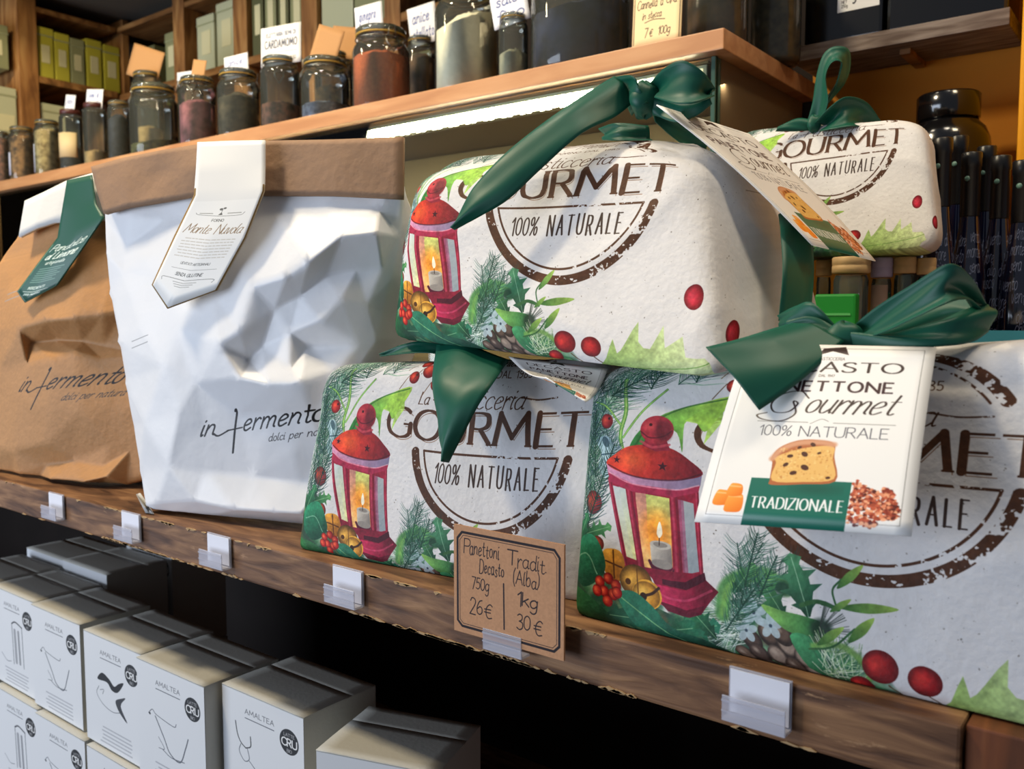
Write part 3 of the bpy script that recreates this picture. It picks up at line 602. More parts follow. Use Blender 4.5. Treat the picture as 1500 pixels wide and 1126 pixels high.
def bag_print(brown):
    """front of a flour bag, 300 x 300 mm; only the ink is printed"""
    P = Paint(0, 0, 300, 300, 4.0, '#b78655' if brown else '#e6e6e8')
    n = P.noise(24, 11 if brown else 13, 3); P.a *= (1+(.07 if brown else .02)*(n-.5))[..., None]
    if brown:
        P.a *= (1+.05*(P.noise(1.6, 7, 1)-.5))[..., None]
    k = '#1c1a1c'
    write(P, 'in', 116, 100, 15, 1.5, k, gap=1.6, slant=.12, sx=1.0); P.line(smooth([(127, 101), (132, 98.5), (140, 102)]), 1.4, k)
    P.line(smooth([(143, 119), (144.5, 117), (146, 100), (148.5, 82)]), 1.7, k); P.disc(143.4, 118.6, 1.6, k); P.line([(139, 102), (152, 103)], 1.1, k)
    write(P, 'erment', 153, 100, 15.5, 1.5, k, slant=.12, sx=1.05, gap=1.7); write(P, 'o', 212, 100, 15.5, 1.5, k)
    write(P, 'dolci per natura', 180, 88, 6.5, .6, '#3c3a3c', gap=1.4)
    P.line([(12, 196), (34, 198)], .8, '#9a9a9c'); P.line([(14, 190), (36, 192)], .8, '#9a9a9c')
    return P.a

def label_art(green):
    """tall paper label folded over the top of a bag: 64 x 170 mm, pointed foot at y=0"""
    if green:
        P = Paint(0, 0, 64, 170, 6, '#1d5142'); c = '#dfe9dc'
        for pts in ([(2, 16), (2, 100)], [(62, 16), (62, 100)], [(2, 16), (32, 2)], [(62, 16), (32, 2)]): P.line(pts, .8, '#86a894')
        write(P, 'Pandolce', 6, 86, 12, 1.3, c, slant=.3, fit=50, gap=.8); write(P, 'al Limone', 8, 71, 12, 1.7, c, slant=.3, fit=46, gap=.8); write(P, 'artigianale', 16, 61, 6, .9, c, fit=30)
        for i in range(7): P.line([(13, 54-i*3.6), (52-(i % 3)*3, 54-i*3.6)], 1.6, '#8fae9f', .65)
        write(P, 'INGREDIENTI', 18, 21, 4, .7, c, fit=26); P.line([(12, 17), (52, 17)], .8, c); write(P, 'peso netto', 18, 11.5, 4, .8, c, fit=26)
        return P.a
    P = Paint(0, 0, 64, 170, 8, '#efeeeb'); e = '#5a4a34'; P.a[int(108*8):] *= .97
    for pts in ([(.8, 16), (.8, 122)], [(63.2, 16), (63.2, 122)], [(.8, 16), (32, 1)], [(63.2, 16), (32, 1)]): P.line(pts, 1.5, '#8a6c3c')
    t = '#6a6862'
    P.line(smooth([(10, 95), (13, 93), (30, 92), (50, 92), (54, 95)]), .4, t); P.poly([(30, 93), (34, 93), (32.4, 96)], t); P.disc(31, 99, 1.6, t, 1.2); P.disc(34, 100, 1.4, t, 1); P.line([(32, 93), (32.4, 99)], .5, t)
    for i in range(9): P.disc(14+i*1.3, 94.5, .8, '#a09e96', .5); P.disc(39+i*1.4, 94.5, .9, '#a09e96', .5)
    write(P, 'FORNO', 32, 86, 2.6, .45, t, center=True)
    write(P, 'Monte', 6, 73, 10, .75, '#8a6c48', slant=.35, fit=22, gap=.6, nib=.5); write(P, 'Nuvola', 33, 73, 10, .75, '#8a6c48', slant=.35, fit=24, gap=.6, nib=.5)
    R = random.Random(2)
    for i in range(7):
        x = 8+R.uniform(0, 3)
        while x < 54: w = R.uniform(1.5, 5); P.line([(x, 67-i*2.9), (min(x+w, 55), 67-i*2.9)], .7, '#b5ab98', .8); x += w+1.2
    write(P, 'LIEVITATI ARTIGIANALI', 32, 42.4, 2.2, .4, t, center=True, gap=1.4); P.line([(12, 38), (54, 38)], .3, t); write(P, 'SENZA GLUTINE', 32, 31.6, 2.8, .6, t, center=True, gap=1.5)
    P.line(smooth([(8, 24.6), (9, 28), (32, 28), (55, 28), (56, 24.6)]), .5, t)
    for i in range(3): P.line([(21+i*2, 25.4-i*2), (43-i*2, 25.4-i*2)], .6, '#a09e96')
    return P.a

def box_art(k):
    """front of a small white carton 95 x 160 mm"""
    P = Paint(0, 0, 95, 165, 4, '#d3d5d8'); g = '#5c6068'; d = '#26282c'
    write(P, 'AMALTEA', 28, 140, 5, .6, '#5c5e64', fit=34, gap=2.4); P.line([(28, 135.5), (62, 135.5)], .9, g)
    P.disc(79, 131, 10.5, d, 12.5)
    write(P, 'LATTE', 79, 136, 3, .5, '#aaaaac', center=True); write(P, 'CRU', 79, 126.4, 7.4, 1.3, '#e0e0e0', center=True, gap=1.4); write(P, 'BIO', 79, 120.5, 3, .5, '#aaaaac', center=True)
    L = lambda pts, w=.8, c=g: P.line(smooth(pts), w, c)
    if k == 0:      # swift
        P.poly(smooth([(22, 108), (30, 118), (42, 114), (50, 108), (58, 114), (66, 117), (56, 103), (46, 102), (38, 109), (22, 108)], 4), d); L([(24, 100), (20, 90), (30, 80), (46, 76), (60, 80)], .7)
        P.poly(smooth([(52, 92), (62, 98), (68, 100), (60, 88), (70, 72), (62, 76), (54, 84), (52, 92)], 4), '#3c3e44'); L([(26, 96), (32, 98), (30, 92)], .7)
    elif k == 1:    # dove
        L([(16, 104), (22, 110), (28, 106), (52, 102), (56, 106)]); L([(26, 104), (38, 84), (46, 70), (60, 66), (68, 84), (72, 96)], 1.3); L([(36, 70), (48, 66), (66, 68)], .9); P.disc(18, 104, 1.3, d); L([(30, 82), (38, 72), (30, 70)], .7)
    elif k == 2:    # goat
        L([(16, 128), (18, 116), (22, 108), (28, 104)], 1.0, d); L([(34, 118), (34, 108), (28, 104)], 1.0, d); L([(22, 106), (20, 98), (26, 90), (32, 94), (30, 104)], .8); L([(32, 92), (44, 84), (60, 88), (70, 84)], .8); P.poly([(58, 90), (70, 84), (72, 81), (60, 86)], d)
        for x in (34, 42, 58, 66): L([(x, 82), (x-1, 66), (x, 50)], .8)
    else:           # tower
        for x in (44, 66): P.line([(x, 118), (x+2, 62)], 1.2, g)
        P.line(smooth([(44, 118), (52, 122), (66, 118)]), 2, '#4c4e54'); P.line([(50, 110), (52, 66)], 5, '#8a8c92', .8); P.line([(58, 110), (60, 66)], 4, '#7a7c82', .8); L([(18, 70), (30, 62), (40, 64)], .7)
    R = random.Random(k)
    for i in range(5):
        x = 24+R.uniform(0, 6)
        while x < 74: w = R.uniform(2, 7); P.line([(x, 52-i*4.6), (min(x+w, 76), 52-i*4.6)], 1.7, '#9a9ca2', .75); x += w+1.4
    return P.a

def small_art(k):
    if k == 0:
        P = Paint(0, 0, 60, 42, 6, '#eceae8'); write(P, 'ELETTARIA SEMI DI', 30, 31, 4, .9, '#5a6070', center=True, fit=44); write(P, 'CARDAMOMO', 6, 19, 8, 1.4, '#4a4c58', fit=48); P.line([(6, 14.5), (54, 13.5)], .5, '#c07a6a'); write(P, '4.50', 44, 4, 4, .7, '#6a6a70'); return P.a
    P = Paint(0, 0, 34, 26, 6, '#e6e6ea'); R = random.Random(k)
    names = {1: ('pepe', 'rosa'), 2: ('semi di', 'finocchio'), 3: ('anice', 'stellato'), 4: ('ginepro', 'bacche'), 5: ('sale', 'fino')}[k]
    write(P, names[0], 5, 15, 7, .9, '#3c4c8c', slant=.2, fit=20); write(P, names[1], 4, 4.5, 7, .9, '#3c4c8c', slant=.2, fit=25); return P.a

def tin_art():
    P = Paint(0, 0, 60, 60, 5, '#e8e8e4'); k = '#2a2a2c'
    for i in range(5): write(P, 'GRAN CRU SELEZIONE', 30, 52-i*6, 2.6, .45, '#7a7a7c', center=True, fit=48)
    write(P, '9', 22, 8, 10, 2.0, k); write(P, '90', 31, 12, 6, 1.2, k); write(P, 'NET', 6, 10, 3.4, .6, k); write(P, '250g', 6, 5, 3.4, .6, k); return P.a

def script_art():
    """white handwriting wound round a dark blue bottle: 200 x 200 mm"""
    P = Paint(0, 0, 220, 150, 4, '#070b24'); R = random.Random(9)
    words = ['olio di', 'monte', 'bosco', 'chiaro', 'vento', 'sera', 'fiore']
    for r in range(8):
        x = -R.uniform(0, 30)
        while x < 220: w = R.choice(words); write(P, w, x, 4+r*13.5+R.uniform(-3, 3), 12, 1.0, '#8f98b0', slant=.2, gap=1, jit=.8, seed=R.randint(0, 99), al=.75); x += text_width(w, 1)*1.2+R.uniform(8, 26)
    P.a[:, :] = P.a
    return P.a
# ---------------------------------------------------------------- materials
PI = math.pi
def wood(name, c0, c1, c2, scale=(1, 1, 1), rough=.6, ring=14, bump=.4, coat=0, spec=.3, wear=None):
    """grain running along X: stretched noise bands with darker pores; wear = colour of chipped patches"""
    m = mat(name, c0, rough, spec, coat=coat); nt = m.node_tree; N = nt.nodes; L = nt.links; b = N['Principled BSDF']
    tc = N.new('ShaderNodeTexCoord'); mp = N.new('ShaderNodeMapping'); mp.inputs['Scale'].default_value = scale; L.new(tc.outputs['Object'], mp.inputs[0])
    n1 = N.new('ShaderNodeTexNoise'); n1.inputs['Scale'].default_value = ring; n1.inputs['Detail'].default_value = 8; n1.inputs['Distortion'].default_value = .6; L.new(mp.outputs[0], n1.inputs['Vector'])
    cr_ = N.new('ShaderNodeValToRGB'); e = cr_.color_ramp; e.elements[0].position = .34; e.elements[0].color = lin(c1); e.elements[1].position = .68; e.elements[1].color = lin(c2); q = e.elements.new(.5); q.color = lin(c0); L.new(n1.outputs['Fac'], cr_.inputs[0])
    src = cr_.outputs[0]
    if wear:
        n2 = N.new('ShaderNodeTexNoise'); n2.inputs['Scale'].default_value = 38; n2.inputs['Detail'].default_value = 9; n2.inputs['Roughness'].default_value = .72
        m2 = N.new('ShaderNodeMapping'); m2.inputs['Scale'].default_value = (.5, 1, 2.2); L.new(tc.outputs['Object'], m2.inputs[0]); L.new(m2.outputs[0], n2.inputs['Vector'])
        mr = N.new('ShaderNodeMapRange'); mr.inputs['From Min'].default_value = .62; mr.inputs['From Max'].default_value = .70; L.new(n2.outputs['Fac'], mr.inputs[0])
        mx = N.new('ShaderNodeMix'); mx.data_type = 'RGBA'; L.new(mr.outputs[0], mx.inputs[0]); L.new(src, mx.inputs[6]); mx.inputs[7].default_value = lin(wear); src = mx.outputs[2]
    L.new(src, b.inputs['Base Color'])
    bp = N.new('ShaderNodeBump'); bp.inputs['Strength'].default_value = bump; bp.inputs['Distance'].default_value = .0015; L.new(n1.outputs['Fac'], bp.inputs['Height']); L.new(bp.outputs[0], b.inputs['Normal'])
    return m
M = {}
M['shelf'] = wood('worn_walnut', '#6e4d35', '#472e1f', '#96704e', (1.6, 8, 11), .6, 10, .6, wear='#b08a66')
M['oak_end'] = wood('red_oak', '#6b3c22', '#54301d', '#85502e', (7, 1, 1.0), .55, 10, .2)
M['oak'] = wood('warm_oak_edging', '#bb895f', '#ae7b54', '#c6966c', (1, 9, 9), .42, 7, .12, coat=.15)
M['post'] = wood('cubby_pine', '#97683a', '#704826', '#b08450', (8, 8, 1.2), .6, 6, .3)
M['rail'] = wood('cubby_pine_rail', '#84592f', '#624222', '#9f7444', (1.2, 8, 8), .6, 6, .3)
M['weather'] = wood('weathered_board', '#74655a', '#5a4a40', '#8e8074', (1, 9, 9), .75, 16, .6)
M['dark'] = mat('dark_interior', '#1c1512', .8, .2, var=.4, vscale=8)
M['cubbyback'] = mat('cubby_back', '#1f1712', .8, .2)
M['ochre'] = mat('ochre_wall_paint', '#b5761f', .75, .25, bump=.15, bscale=90, var=.12, vscale=6)
M['yellow'] = mat('yellow_pillar_paint', '#e59a08', .6, .3)
M['ceil'] = mat('grey_ceiling_paint', '#5e5850', .9, .2)
M['case'] = mat('case_interior_panel', '#94764a', .45, .4, var=.15, vscale=5)
M['sidebrown'] = mat('lit_interior_brown', '#6d5b44', .35, .5, var=.1, vscale=4)  # opaque brown standing in for the lit interior seen through the side glass
M['floor'] = mat('floor_tile', '#4a4038', .6, .4)
M['white_card'] = mat('white_carton', '#bdbab0', .55, .35, bump=.1, bscale=300)
M['kraft_card'] = mat('kraft_carton', '#a89880', .7, .3)
M['acryl'] = mat('clear_acrylic', '#c6c8d6', .18, .6); M['acryl'].node_tree.nodes['Principled BSDF'].inputs['Alpha'].default_value = .45
M['slip'] = mat('white_paper_slip', '#dfe0ea', .5, .4)
M['led'] = mat('led_chip', '#ffffff', .5, .5, emit='#fff4da', es=48)
M['ledtape'] = mat('led_tape', '#fff6e0', .4, .5, emit='#ffedc4', es=1.6)
M['alu'] = mat('brushed_aluminium', '#b9b4a4', .3, .5, metal=1)
M['caseglass'] = glass('case_glass', '#f0f5ee', 1.35, .01)
M['glassedge'] = mat('glass_edge', '#3f5a50', .15, .6, emit=None)

# ---------------------------------------------------------------- the setting
S = lambda o: setp(o, kind='structure')
S(box('floor', -3.2, 1.0, -3.6, 1.2, -1.03, -1.0, M['floor']))
S(box('ceiling', -2.6, 1.0, .30, 1.2, .935, .96, M['ceil']))
WY = .745
S(box('wall_back', -.402, 1.0, WY, WY+.06, -1.0, .935, M['ochre']))
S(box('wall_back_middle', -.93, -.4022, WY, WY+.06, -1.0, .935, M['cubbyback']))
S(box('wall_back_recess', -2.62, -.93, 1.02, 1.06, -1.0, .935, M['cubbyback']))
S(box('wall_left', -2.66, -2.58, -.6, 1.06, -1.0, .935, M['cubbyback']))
pl = P(1491, 150, Y=.60)
yp = S(box('wall_right', pl[0]+.006, 1.0, .56, WY, .29, .935, M['yellow'], b=.004))
S(box('trim_1', pl[0]+.012, 1.0, .56, WY, .262, .29, M['oak_end']))

# front shelf: one worn plank, its end grain and the oak upright beside it
sh = thing('shelf_board', (-.8, .2, -.031), 'long worn dark wood shelf plank carrying the wrapped cakes and flour bags', 'shelf')
box('plank', -2.4, -.071, 0, .44, -.031, 0, M['shelf'], sh, b=.0016)
# chipped lower lip and splinters
Rr = random.Random(3); vf = []
for k in range(170):
    x = Rr.choice([Rr.uniform(-1.9, -.08), Rr.uniform(-.46, -.24), Rr.uniform(-.8, -.55)]); zz = Rr.choice([-.0305, -.0305, -.0005]); l = Rr.uniform(.003, .016)
    q_ = [(x, zz), (x+l*.3, zz+Rr.uniform(.0004, .0022)), (x+l*.7, zz+Rr.uniform(.0002, .0014)), (x+l, zz), (x+l*.6, zz-.0005)]
    if zz > -.01: q_ = [(a_, 2*zz-b_) for a_, b_ in q_][::-1]
    v = [(a_, -.0007, b_) for a_, b_ in q_]+[(a_, .0006, b_) for a_, b_ in q_]; f = [(0, 1, 2, 3, 4)[::-1], (5, 6, 7, 8, 9)]+[(i, (i+1) % 5, 5+(i+1) % 5, 5+i) for i in range(5)]; vf.append((v, f))
V, F = join(*vf); o = mesh('splinters', V, F, mat('raw_wood', '#a98a62', .8), sh, smooth_=False); o['kind'] = 'stuff'; o['label'] = 'pale splintered chips along the edges'
up = thing('oak_upright', (.2, .2, -1.0), 'reddish oak panel end beside the right end of the worn shelf plank', 'panel')
box('panel', -.070, .55, .004, .44, -1.0, -.0005, M['oak_end'], up, b=.001)
lo = thing('lower_shelf_board', (-.8, .2, -.402), 'dark lower shelf plank under the white cartons', 'shelf')
box('plank', -2.4, -.07, 0.005, .44, -.402, -.3725, M['shelf'], lo, b=.0015)
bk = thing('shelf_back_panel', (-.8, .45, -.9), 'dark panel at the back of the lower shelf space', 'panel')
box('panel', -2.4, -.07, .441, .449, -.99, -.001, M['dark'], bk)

# glass display case behind the packages
case = thing('display_case', (-1.2, .45, -1.0), 'glass display case with orange oak top and lit strip under its edge', 'display case')
ZT, ZB = .467, .446; CXR = -.391
box('top_board', -2.17, CXR, .45, WY-.02, ZB, ZT, M['oak'], case, b=.0012, label='orange oak top board')
box('front_glass', -2.17, CXR-.016, .468, .473, -.99, ZB, M['caseglass'], case)
box('side_panel', CXR-.021, CXR-.016, .480, WY-.022, -.99, ZB-.0005, M['sidebrown'], case, label='opaque side panel coloured like the lit interior behind glass')
box('corner_post', CXR-.021, CXR-.016, .466, .4795, -.99, ZB-.0005, M['glassedge'], case, b=.001)
box('back_panel', -2.17, CXR-.03, WY-.04, WY-.03, -.99, ZB-.004, M['case'], case)
box('glass_shelf', -2.17, CXR-.03, .49, WY-.05, .10, .106, M['caseglass'], case)
box('underside', -2.17, CXR-.03, .478, WY-.04, ZB-.003, ZB-.0005, M['case'], case)
pr = box('light_profile', -2.17, CXR-.03, .476, .492, ZB-.022, ZB-.004, M['alu'], case, b=.001)
box('light_tape', -2.15, CXR-.035, .4745, .476, ZB-.0195, ZB-.0085, M['ledtape'], pr)
area('case_strip_light', (-1.25, .485, ZB-.026), (-1.25, .56, .20), 1.7, .012, 3.2, (1.0, .90, .68))
vf = [boxvf(x, x+.0062, .4737, .4745, ZB-.0215-(.002 if i % 3 else .0005), ZB-.0095) for i, x in enumerate(np.arange(-1.5, CXR-.045, .0098))]
V, F = join(*vf); o = mesh('light_diode', V, F, M['led'], pr, smooth_=False); o['kind'] = 'stuff'

# right wall shelf of weathered wood
ws = thing('wall_shelf', (-.3, .7, .477), 'weathered grey brown wall shelf under the dark tins', 'shelf')
box('board', -.395, -.166, .65, WY-.001, .477, .4945, M['weather'], ws, b=.001)
br = P(1335, 80, Y=.70); box('bracket', br[0]-.006, br[0]+.006, .672, WY-.001, .4705, .4768, M['rail'], ws, b=.001)

# cubby shelving of pine: back run along X, left run along Y; each post and rail a part
BY = .80; LX = -2.20
cb = thing('pine_cubby_shelving', (-1.4, .9, .3), 'pine cubby shelving on the back wall holding rows of grey green tins', 'shelving')
posts = [(253, 269), (341, 361), (441, 464), (563, 586)]
for a, b_ in posts:
    xa, xb = P(a, 30, Y=BY)[0], P(b_, 30, Y=BY)[0]; box('post', xa, xb, BY, BY+.20, .3, .93, M['post'], cb, b=.001)
ZR = P(420, 64, Y=BY)[2]
for z, t in ((ZR-.004, .016), (.905, .012), (ZR-.17, .016)): box('rail', LX+.002, -.935, BY+.002, BY+.2, z-t, z, M['rail'], cb, b=.001)
cl = thing('pine_corner_shelving', (-2.35, .6, .3), 'pine cubby shelving on the left wall with yellow green tins', 'shelving')
def PX(px, py): return P(px, py, X=LX)
ZL = PX(60, 111)[2]
for a, b_ in ((28, 56), (181, 190)):
    ya, yb = PX(a, 100)[1], PX(b_, 100)[1]; box('post', LX-.2, LX, ya, yb, .3, .93, M['post'], cl, b=.001)
for z, t in ((ZL, .016), (.905, .012), (ZL-.165, .016)): box('rail', LX-.2, LX-.002, .57, BY, z-t, z, M['rail'], cl, b=.001)
# ---------------------------------------------------------------- tins in the cubbies
tincol = {'yellow': mat('yellow_green_tin', '#b3ab3c', .4, .5, metal=0), 'green': mat('grey_green_tin', '#8c8d68', .4, .5, metal=0), 'pale': mat('pale_green_tin', '#b9ba9a', .4, .5, metal=0), 'dark': mat('dark_green_tin', '#5c5d3f', .4, .5, metal=0)}
tinlid = mat('tin_lid_edge', '#b5b890', .3, .5, metal=.4); tinlab = mat('cream_tin_label', '#cfc8a0', .6, .3)
def tin(side, u0, u1, z0, z1, col, label, lab=(.25, .75, .3, .65), group='tins in the pine cubbies', depth=.12):
    """side 'back': u runs along X and faces the room; side 'left': u runs along Y and faces +X"""
    if side == 'back':
        o = thing('tea_tin', ((u0+u1)/2, BY+.07, z0), label, 'tin', group); f = lambda a, b, d0, d1: (a, b, BY+.01+d0, BY+.01+d1)
    else:
        o = thing('tea_tin', (LX-.07, (u0+u1)/2, z0), label, 'tin', group); f = lambda a, b, d0, d1: (LX-.01-d1, LX-.01-d0, a, b)
    h = z1-z0; x0, x1, y0, y1 = f(u0, u1, 0, depth); box('body', x0, x1, y0, y1, z0+.0005, z1-.018, tincol[col], o, b=.0025)
    x0, x1, y0, y1 = f(u0-.0006, u1+.0006, -.0006, depth+.0006); box('lid', x0, x1, y0, y1, z1-.0178, z1, tincol[col], o, b=.002)
    x0, x1, y0, y1 = f(u0-.001, u1+.001, -.001, depth+.001); box('lid_rim', x0, x1, y0, y1, z1-.0205, z1-.0175, tinlid, o)
    w = u1-u0; x0, x1, y0, y1 = f(u0+w*lab[0], u0+w*lab[1], -.0012, 0); box('label', x0, x1, y0, y1, z0+h*lab[2], z0+h*lab[3], tinlab, o)
def yl(px, py=90): return PX(px, py)[1]
zt_ = ZL+.118
for i, (a, b_, c, t) in enumerate([(58, 82, 'yellow', 'bright yellow green tea tin, first beside the left pine post'), (84, 105, 'yellow', 'bright yellow green tea tin, second from the left pine post'), (107, 127, 'green', 'grey green tea tin, middle of the five on the left cubby shelf'), (130, 152, 'yellow', 'olive tea tin with cream label, fourth from the left pine post'), (155, 178, 'yellow', 'olive tea tin nearest the room corner on the left cubby')]):
    tin('left', yl(a), yl(b_), ZL, zt_-.004*(i % 3), c, t)
tin('left', yl(-22), yl(16), ZL, ZL+.10, 'green', 'grey tea tin left of the left pine post, upper shelf')
tin('left', yl(-10, 150), yl(27, 150), ZL-.165, ZL-.165+.125, 'pale', 'pale green tea tin with wide cream label left of the post, lower shelf', lab=(.1, .9, .2, .5))
tin('left', yl(62, 150), yl(98, 150), ZL-.165, ZL-.165+.105, 'pale', 'pale green tea tin right of the left pine post, lower shelf')
def xb(px, py=60): return P(px, py, Y=BY)[0]
TB = [(203, 220, 'dark', .10, 'dark tea tin in shadow beside the room corner'), (236, 252, 'green', .115, 'grey green tea tin against the left side of the first back post'), (283, 308, 'pale', .125, 'pale square tea tin right of the first back post'), (312, 339, 'pale', .14, 'tall pale square tea tin left of the second back post'),
      (364, 380, 'dark', .15, 'dark green tea tin with cream label right of the second back post'), (383, 399, 'green', .16, 'grey green tea tin, second right of the second back post'), (402, 417, 'dark', .17, 'olive dark tea tin with edge gleam, third right of the second back post'), (420, 439, 'green', .17, 'grey tea tin left of the third back post'),
      (466, 512, 'pale', .16, 'wide pale tea tin right of the third back post'), (514, 561, 'green', .17, 'wide grey green tea tin left of the fourth back post')]
for a, b_, c, h, t in TB: tin('back', xb(a), xb(b_), ZR-.004, min(ZR-.004+h, .8905), c, t, lab=(.3, .8, .3, .72) if b_-a < 30 else (.08, .6, .55, .9))
tin('back', xb(590), xb(625), ZR-.17, ZR-.17+.09, 'dark', 'dark tea tin on the lower back shelf behind the red spice jar')

# ---------------------------------------------------------------- preserving jars on the display case
gl = glass('jar_glass', '#fafdf9', 1.5, .03, .045, '#d8dccb'); glid = glass('jar_lid_glass', '#f0f5ec', 1.8, .05, .12, '#c9cdb4'); wire = mat('steel_wire', '#8c8a80', .3, .5, metal=1); rub = mat('jar_rubber_ring', '#a8863a', .6, .3)
redrub = mat('dark_red_lid', '#4a221c', .4, .5)
def grains(name, c0, c1, sc=160, rough=.8):
    m = mat(name, c0, rough, .3, var=.5, var_col=c1, vscale=sc, bump=.8, bscale=sc); return m
fill = {'nuts': grains('mixed_nuts', '#a87c50', '#2c1a10', 70), 'seeds': grains('pale_seeds', '#c4ae7c', '#6a5430', 90), 'black': grains('black_beans', '#14161f', '#2c3140', 90), 'moss': grains('green_herb', '#7c7a42', '#3a3a22', 90), 'rose': grains('rose_petals', '#b06c78', '#5a3038', 55),
        'darkleaf': grains('dark_leaves', '#2c2a22', '#5a5040', 80), 'pepper': grains('mixed_peppercorns', '#4a3430', '#a06a58', 120), 'blue': grains('lavender', '#4c5570', '#9aa6c0', 80), 'red': grains('red_paprika_powder', '#bb5c30', '#a9502a', 200), 'salt': grains('coarse_white_salt', '#fff6dc', '#f6edd2', 120), 'grey': grains('grey_salt', '#a5a38c', '#b0ad95', 160),
        'vanilla': grains('black_chunks', '#10121e', '#303858', 30), 'bark': grains('cinnamon_bark', '#6a4c38', '#241812', 40), 'beige': grains('beige_chips', '#a08458', '#c0a070', 70)}
papers = [mat('paper_label_%s' % w, '#dcdce2', .6, .3, image=picture('label_%s' % w, small_art(k))) for k, w in enumerate(('card', 'one', 'two', 'three', 'four', 'five'))]
kraft_tag = mat('kraft_tag_paper', '#b88a5c', .7, .2, bump=.1)
def card(name, c, w, h, m, parent=None, tilt=0, yaw=0, roll=0, thick=.0006, bend=.0, label=None, cat=None, shape=None):
    """upright rectangular sheet centred on its foot; yaw about Z, tilt back, roll in its own plane"""
    Rm = Matrix.Rotation(yaw, 3, 'Z') @ Matrix.Rotation(-tilt, 3, 'X') @ Matrix.Rotation(roll, 3, 'Y'); base = Vector(c)
    V, F = grid(8, 6, lambda u, v: tuple(base+Rm @ Vector(((u-.5)*w, bend*math.sin(PI*u), v*h)))); UV = [(u/8, v/6) for v in range(7) for u in range(9)]
    return mesh(name, V, F, m, parent, uv=UV, solid=thick, label=label)
def jar(x, y, r, h, what, level, label, note=None, lid='glass', z=ZT, seed=0, band=None, slope=.0, group='preserving jars on the display case'):
    o = thing('preserving_jar', (x, y, z+.0003), label, 'jar', group); c = (x, y, z+.0003); s = r/.045
    hs = h-.034*s                        # shoulder height
    prof = [(r*.86, 0), (r*.97, .004), (r, .010), (r, hs*.5), (r, hs-.006), (r*.97, hs), (r*.86, hs+.008*s), (r*.80, hs+.012*s), (r*.80, hs+.017*s), (r*.86, hs+.019*s)]
    V, F = lathe(prof, 36, c, cap=False); V.append((x, y, c[2]+.002)); k = len(V)-1; F += [(j, k, (j+1) % 36) for j in range(36)]
    mesh('body', V, F, gl, o)
    zl = hs+.0195*s
    if lid == 'glass':
        V, F = lathe([(r*.84, zl+.0025*s), (r*.88, zl+.004*s), (r*.88, zl+.009*s), (r*.80, zl+.0125*s), (r*.45, zl+.0145*s), (r*.02, zl+.0142*s)], 36, c); mesh('lid', V, F, glid, o)
        V, F = lathe([(r*.80, zl), (r*.875, zl), (r*.875, zl+.0024*s), (r*.80, zl+.0024*s)], 32, c, cap=False); mesh('rubber_ring', V, F, rub, o)
        ca, sa = math.cos(seed*1.7-.9), math.sin(seed*1.7-.9); q = lambda a, rr, zz: (x+rr*math.cos(a), y+rr*math.sin(a), c[2]+zz)
        a0 = seed*1.7-1.9; vf = [tube([q(t, r*.885, hs+.014*s) for t in np.linspace(0, 2*PI, 28, endpoint=False)], .0009, 6, True)]
        vf.append(tube([q(a0-.25, r*.9, hs+.013*s), q(a0-.22, r*1.02, hs+.002), q(a0, r*1.06, hs-.012*s), q(a0+.22, r*1.02, hs+.002), q(a0+.25, r*.9, hs+.013*s)], .0011, 6))
        vf.append(tube([q(a0-.16, r*.93, hs+.012*s), q(a0-.1, r*.96, zl+.010*s), q(a0+.1, r*.96, zl+.010*s), q(a0+.16, r*.93, hs+.012*s)], .0009, 6))
        V, F = join(*vf); mesh('wire_clip', V, F, wire, o)
    else:
        V, F = lathe([(r*.84, zl-.010*s), (r*.90, zl-.009*s), (r*.90, zl+.006*s), (r*.86, zl+.009*s), (r*.1, zl+.009*s)], 32, c); mesh('lid', V, F, redrub, o)
    lv = hs*level; ri = r*.955; R = random.Random(seed)
    V, F = [], []; n = 30; rings = [(ri*.9, .004), (ri, .008), (ri, lv*.5), (ri, lv)]
    for rr, zz in rings:
        for j in range(n):
            a = 2*PI*j/n; zz2 = zz+(slope*math.cos(a-1.2)*r if zz == lv else 0)+(R.uniform(-.0015, .0015) if zz == lv else 0); V.append((x+rr*math.cos(a), y+rr*math.sin(a), c[2]+min(zz2, hs-.002)))
    for f_, up_ in ((.6, .004), (.3, .007)):
        for j in range(n): a = 2*PI*j/n; V.append((x+ri*f_*math.cos(a), y+ri*f_*math.sin(a), c[2]+min(lv+up_*level*2+slope*f_*math.cos(a-1.2)*r+R.uniform(-.002, .002), hs)))
    m_ = len(rings)+2
    for i in range(m_-1):
        for j in range(n): F.append((i*n+j, i*n+(j+1) % n, (i+1)*n+(j+1) % n, (i+1)*n+j))
    F.append(tuple(range(n))[::-1]); F.append(tuple((m_-1)*n+j for j in range(n))); mesh('contents', V, F, fill[what], o)
    if band:                              # paper band round the front of the jar
        V, F = grid(14, 1, lambda u, v: (x+(r+.0006)*math.cos(-2.2+u*band[2]), y+(r+.0006)*math.sin(-2.2+u*band[2]), c[2]+band[0]+v*(band[1]-band[0]))); mesh('label', V, F, mat('jar_band_paper', band[3], .6, .3), o, solid=.0004)
    if note:
        t, w, hh, dx, roll = note
        card('name_card', (x+dx, y-.002, c[2]+h-.012), w, hh+.012, papers[t] if isinstance(t, int) else kraft_tag, o, tilt=.05, yaw=.25, roll=roll)
    return o
def J(px0, px1, top, y=.512, **k):
    """radius from the width seen"""
    mid = (px0+px1)/2; q = P(mid, 200, Z=ZT) if False else P(mid, 200, Y=y); dd = np.dot(q-CAM, ROT[:, 2]); r = (px1-px0)/FOC*dd/2*.98; h = P(mid, top, Y=y)[2]-ZT
    return jar(q[0], y, r, h, **k)
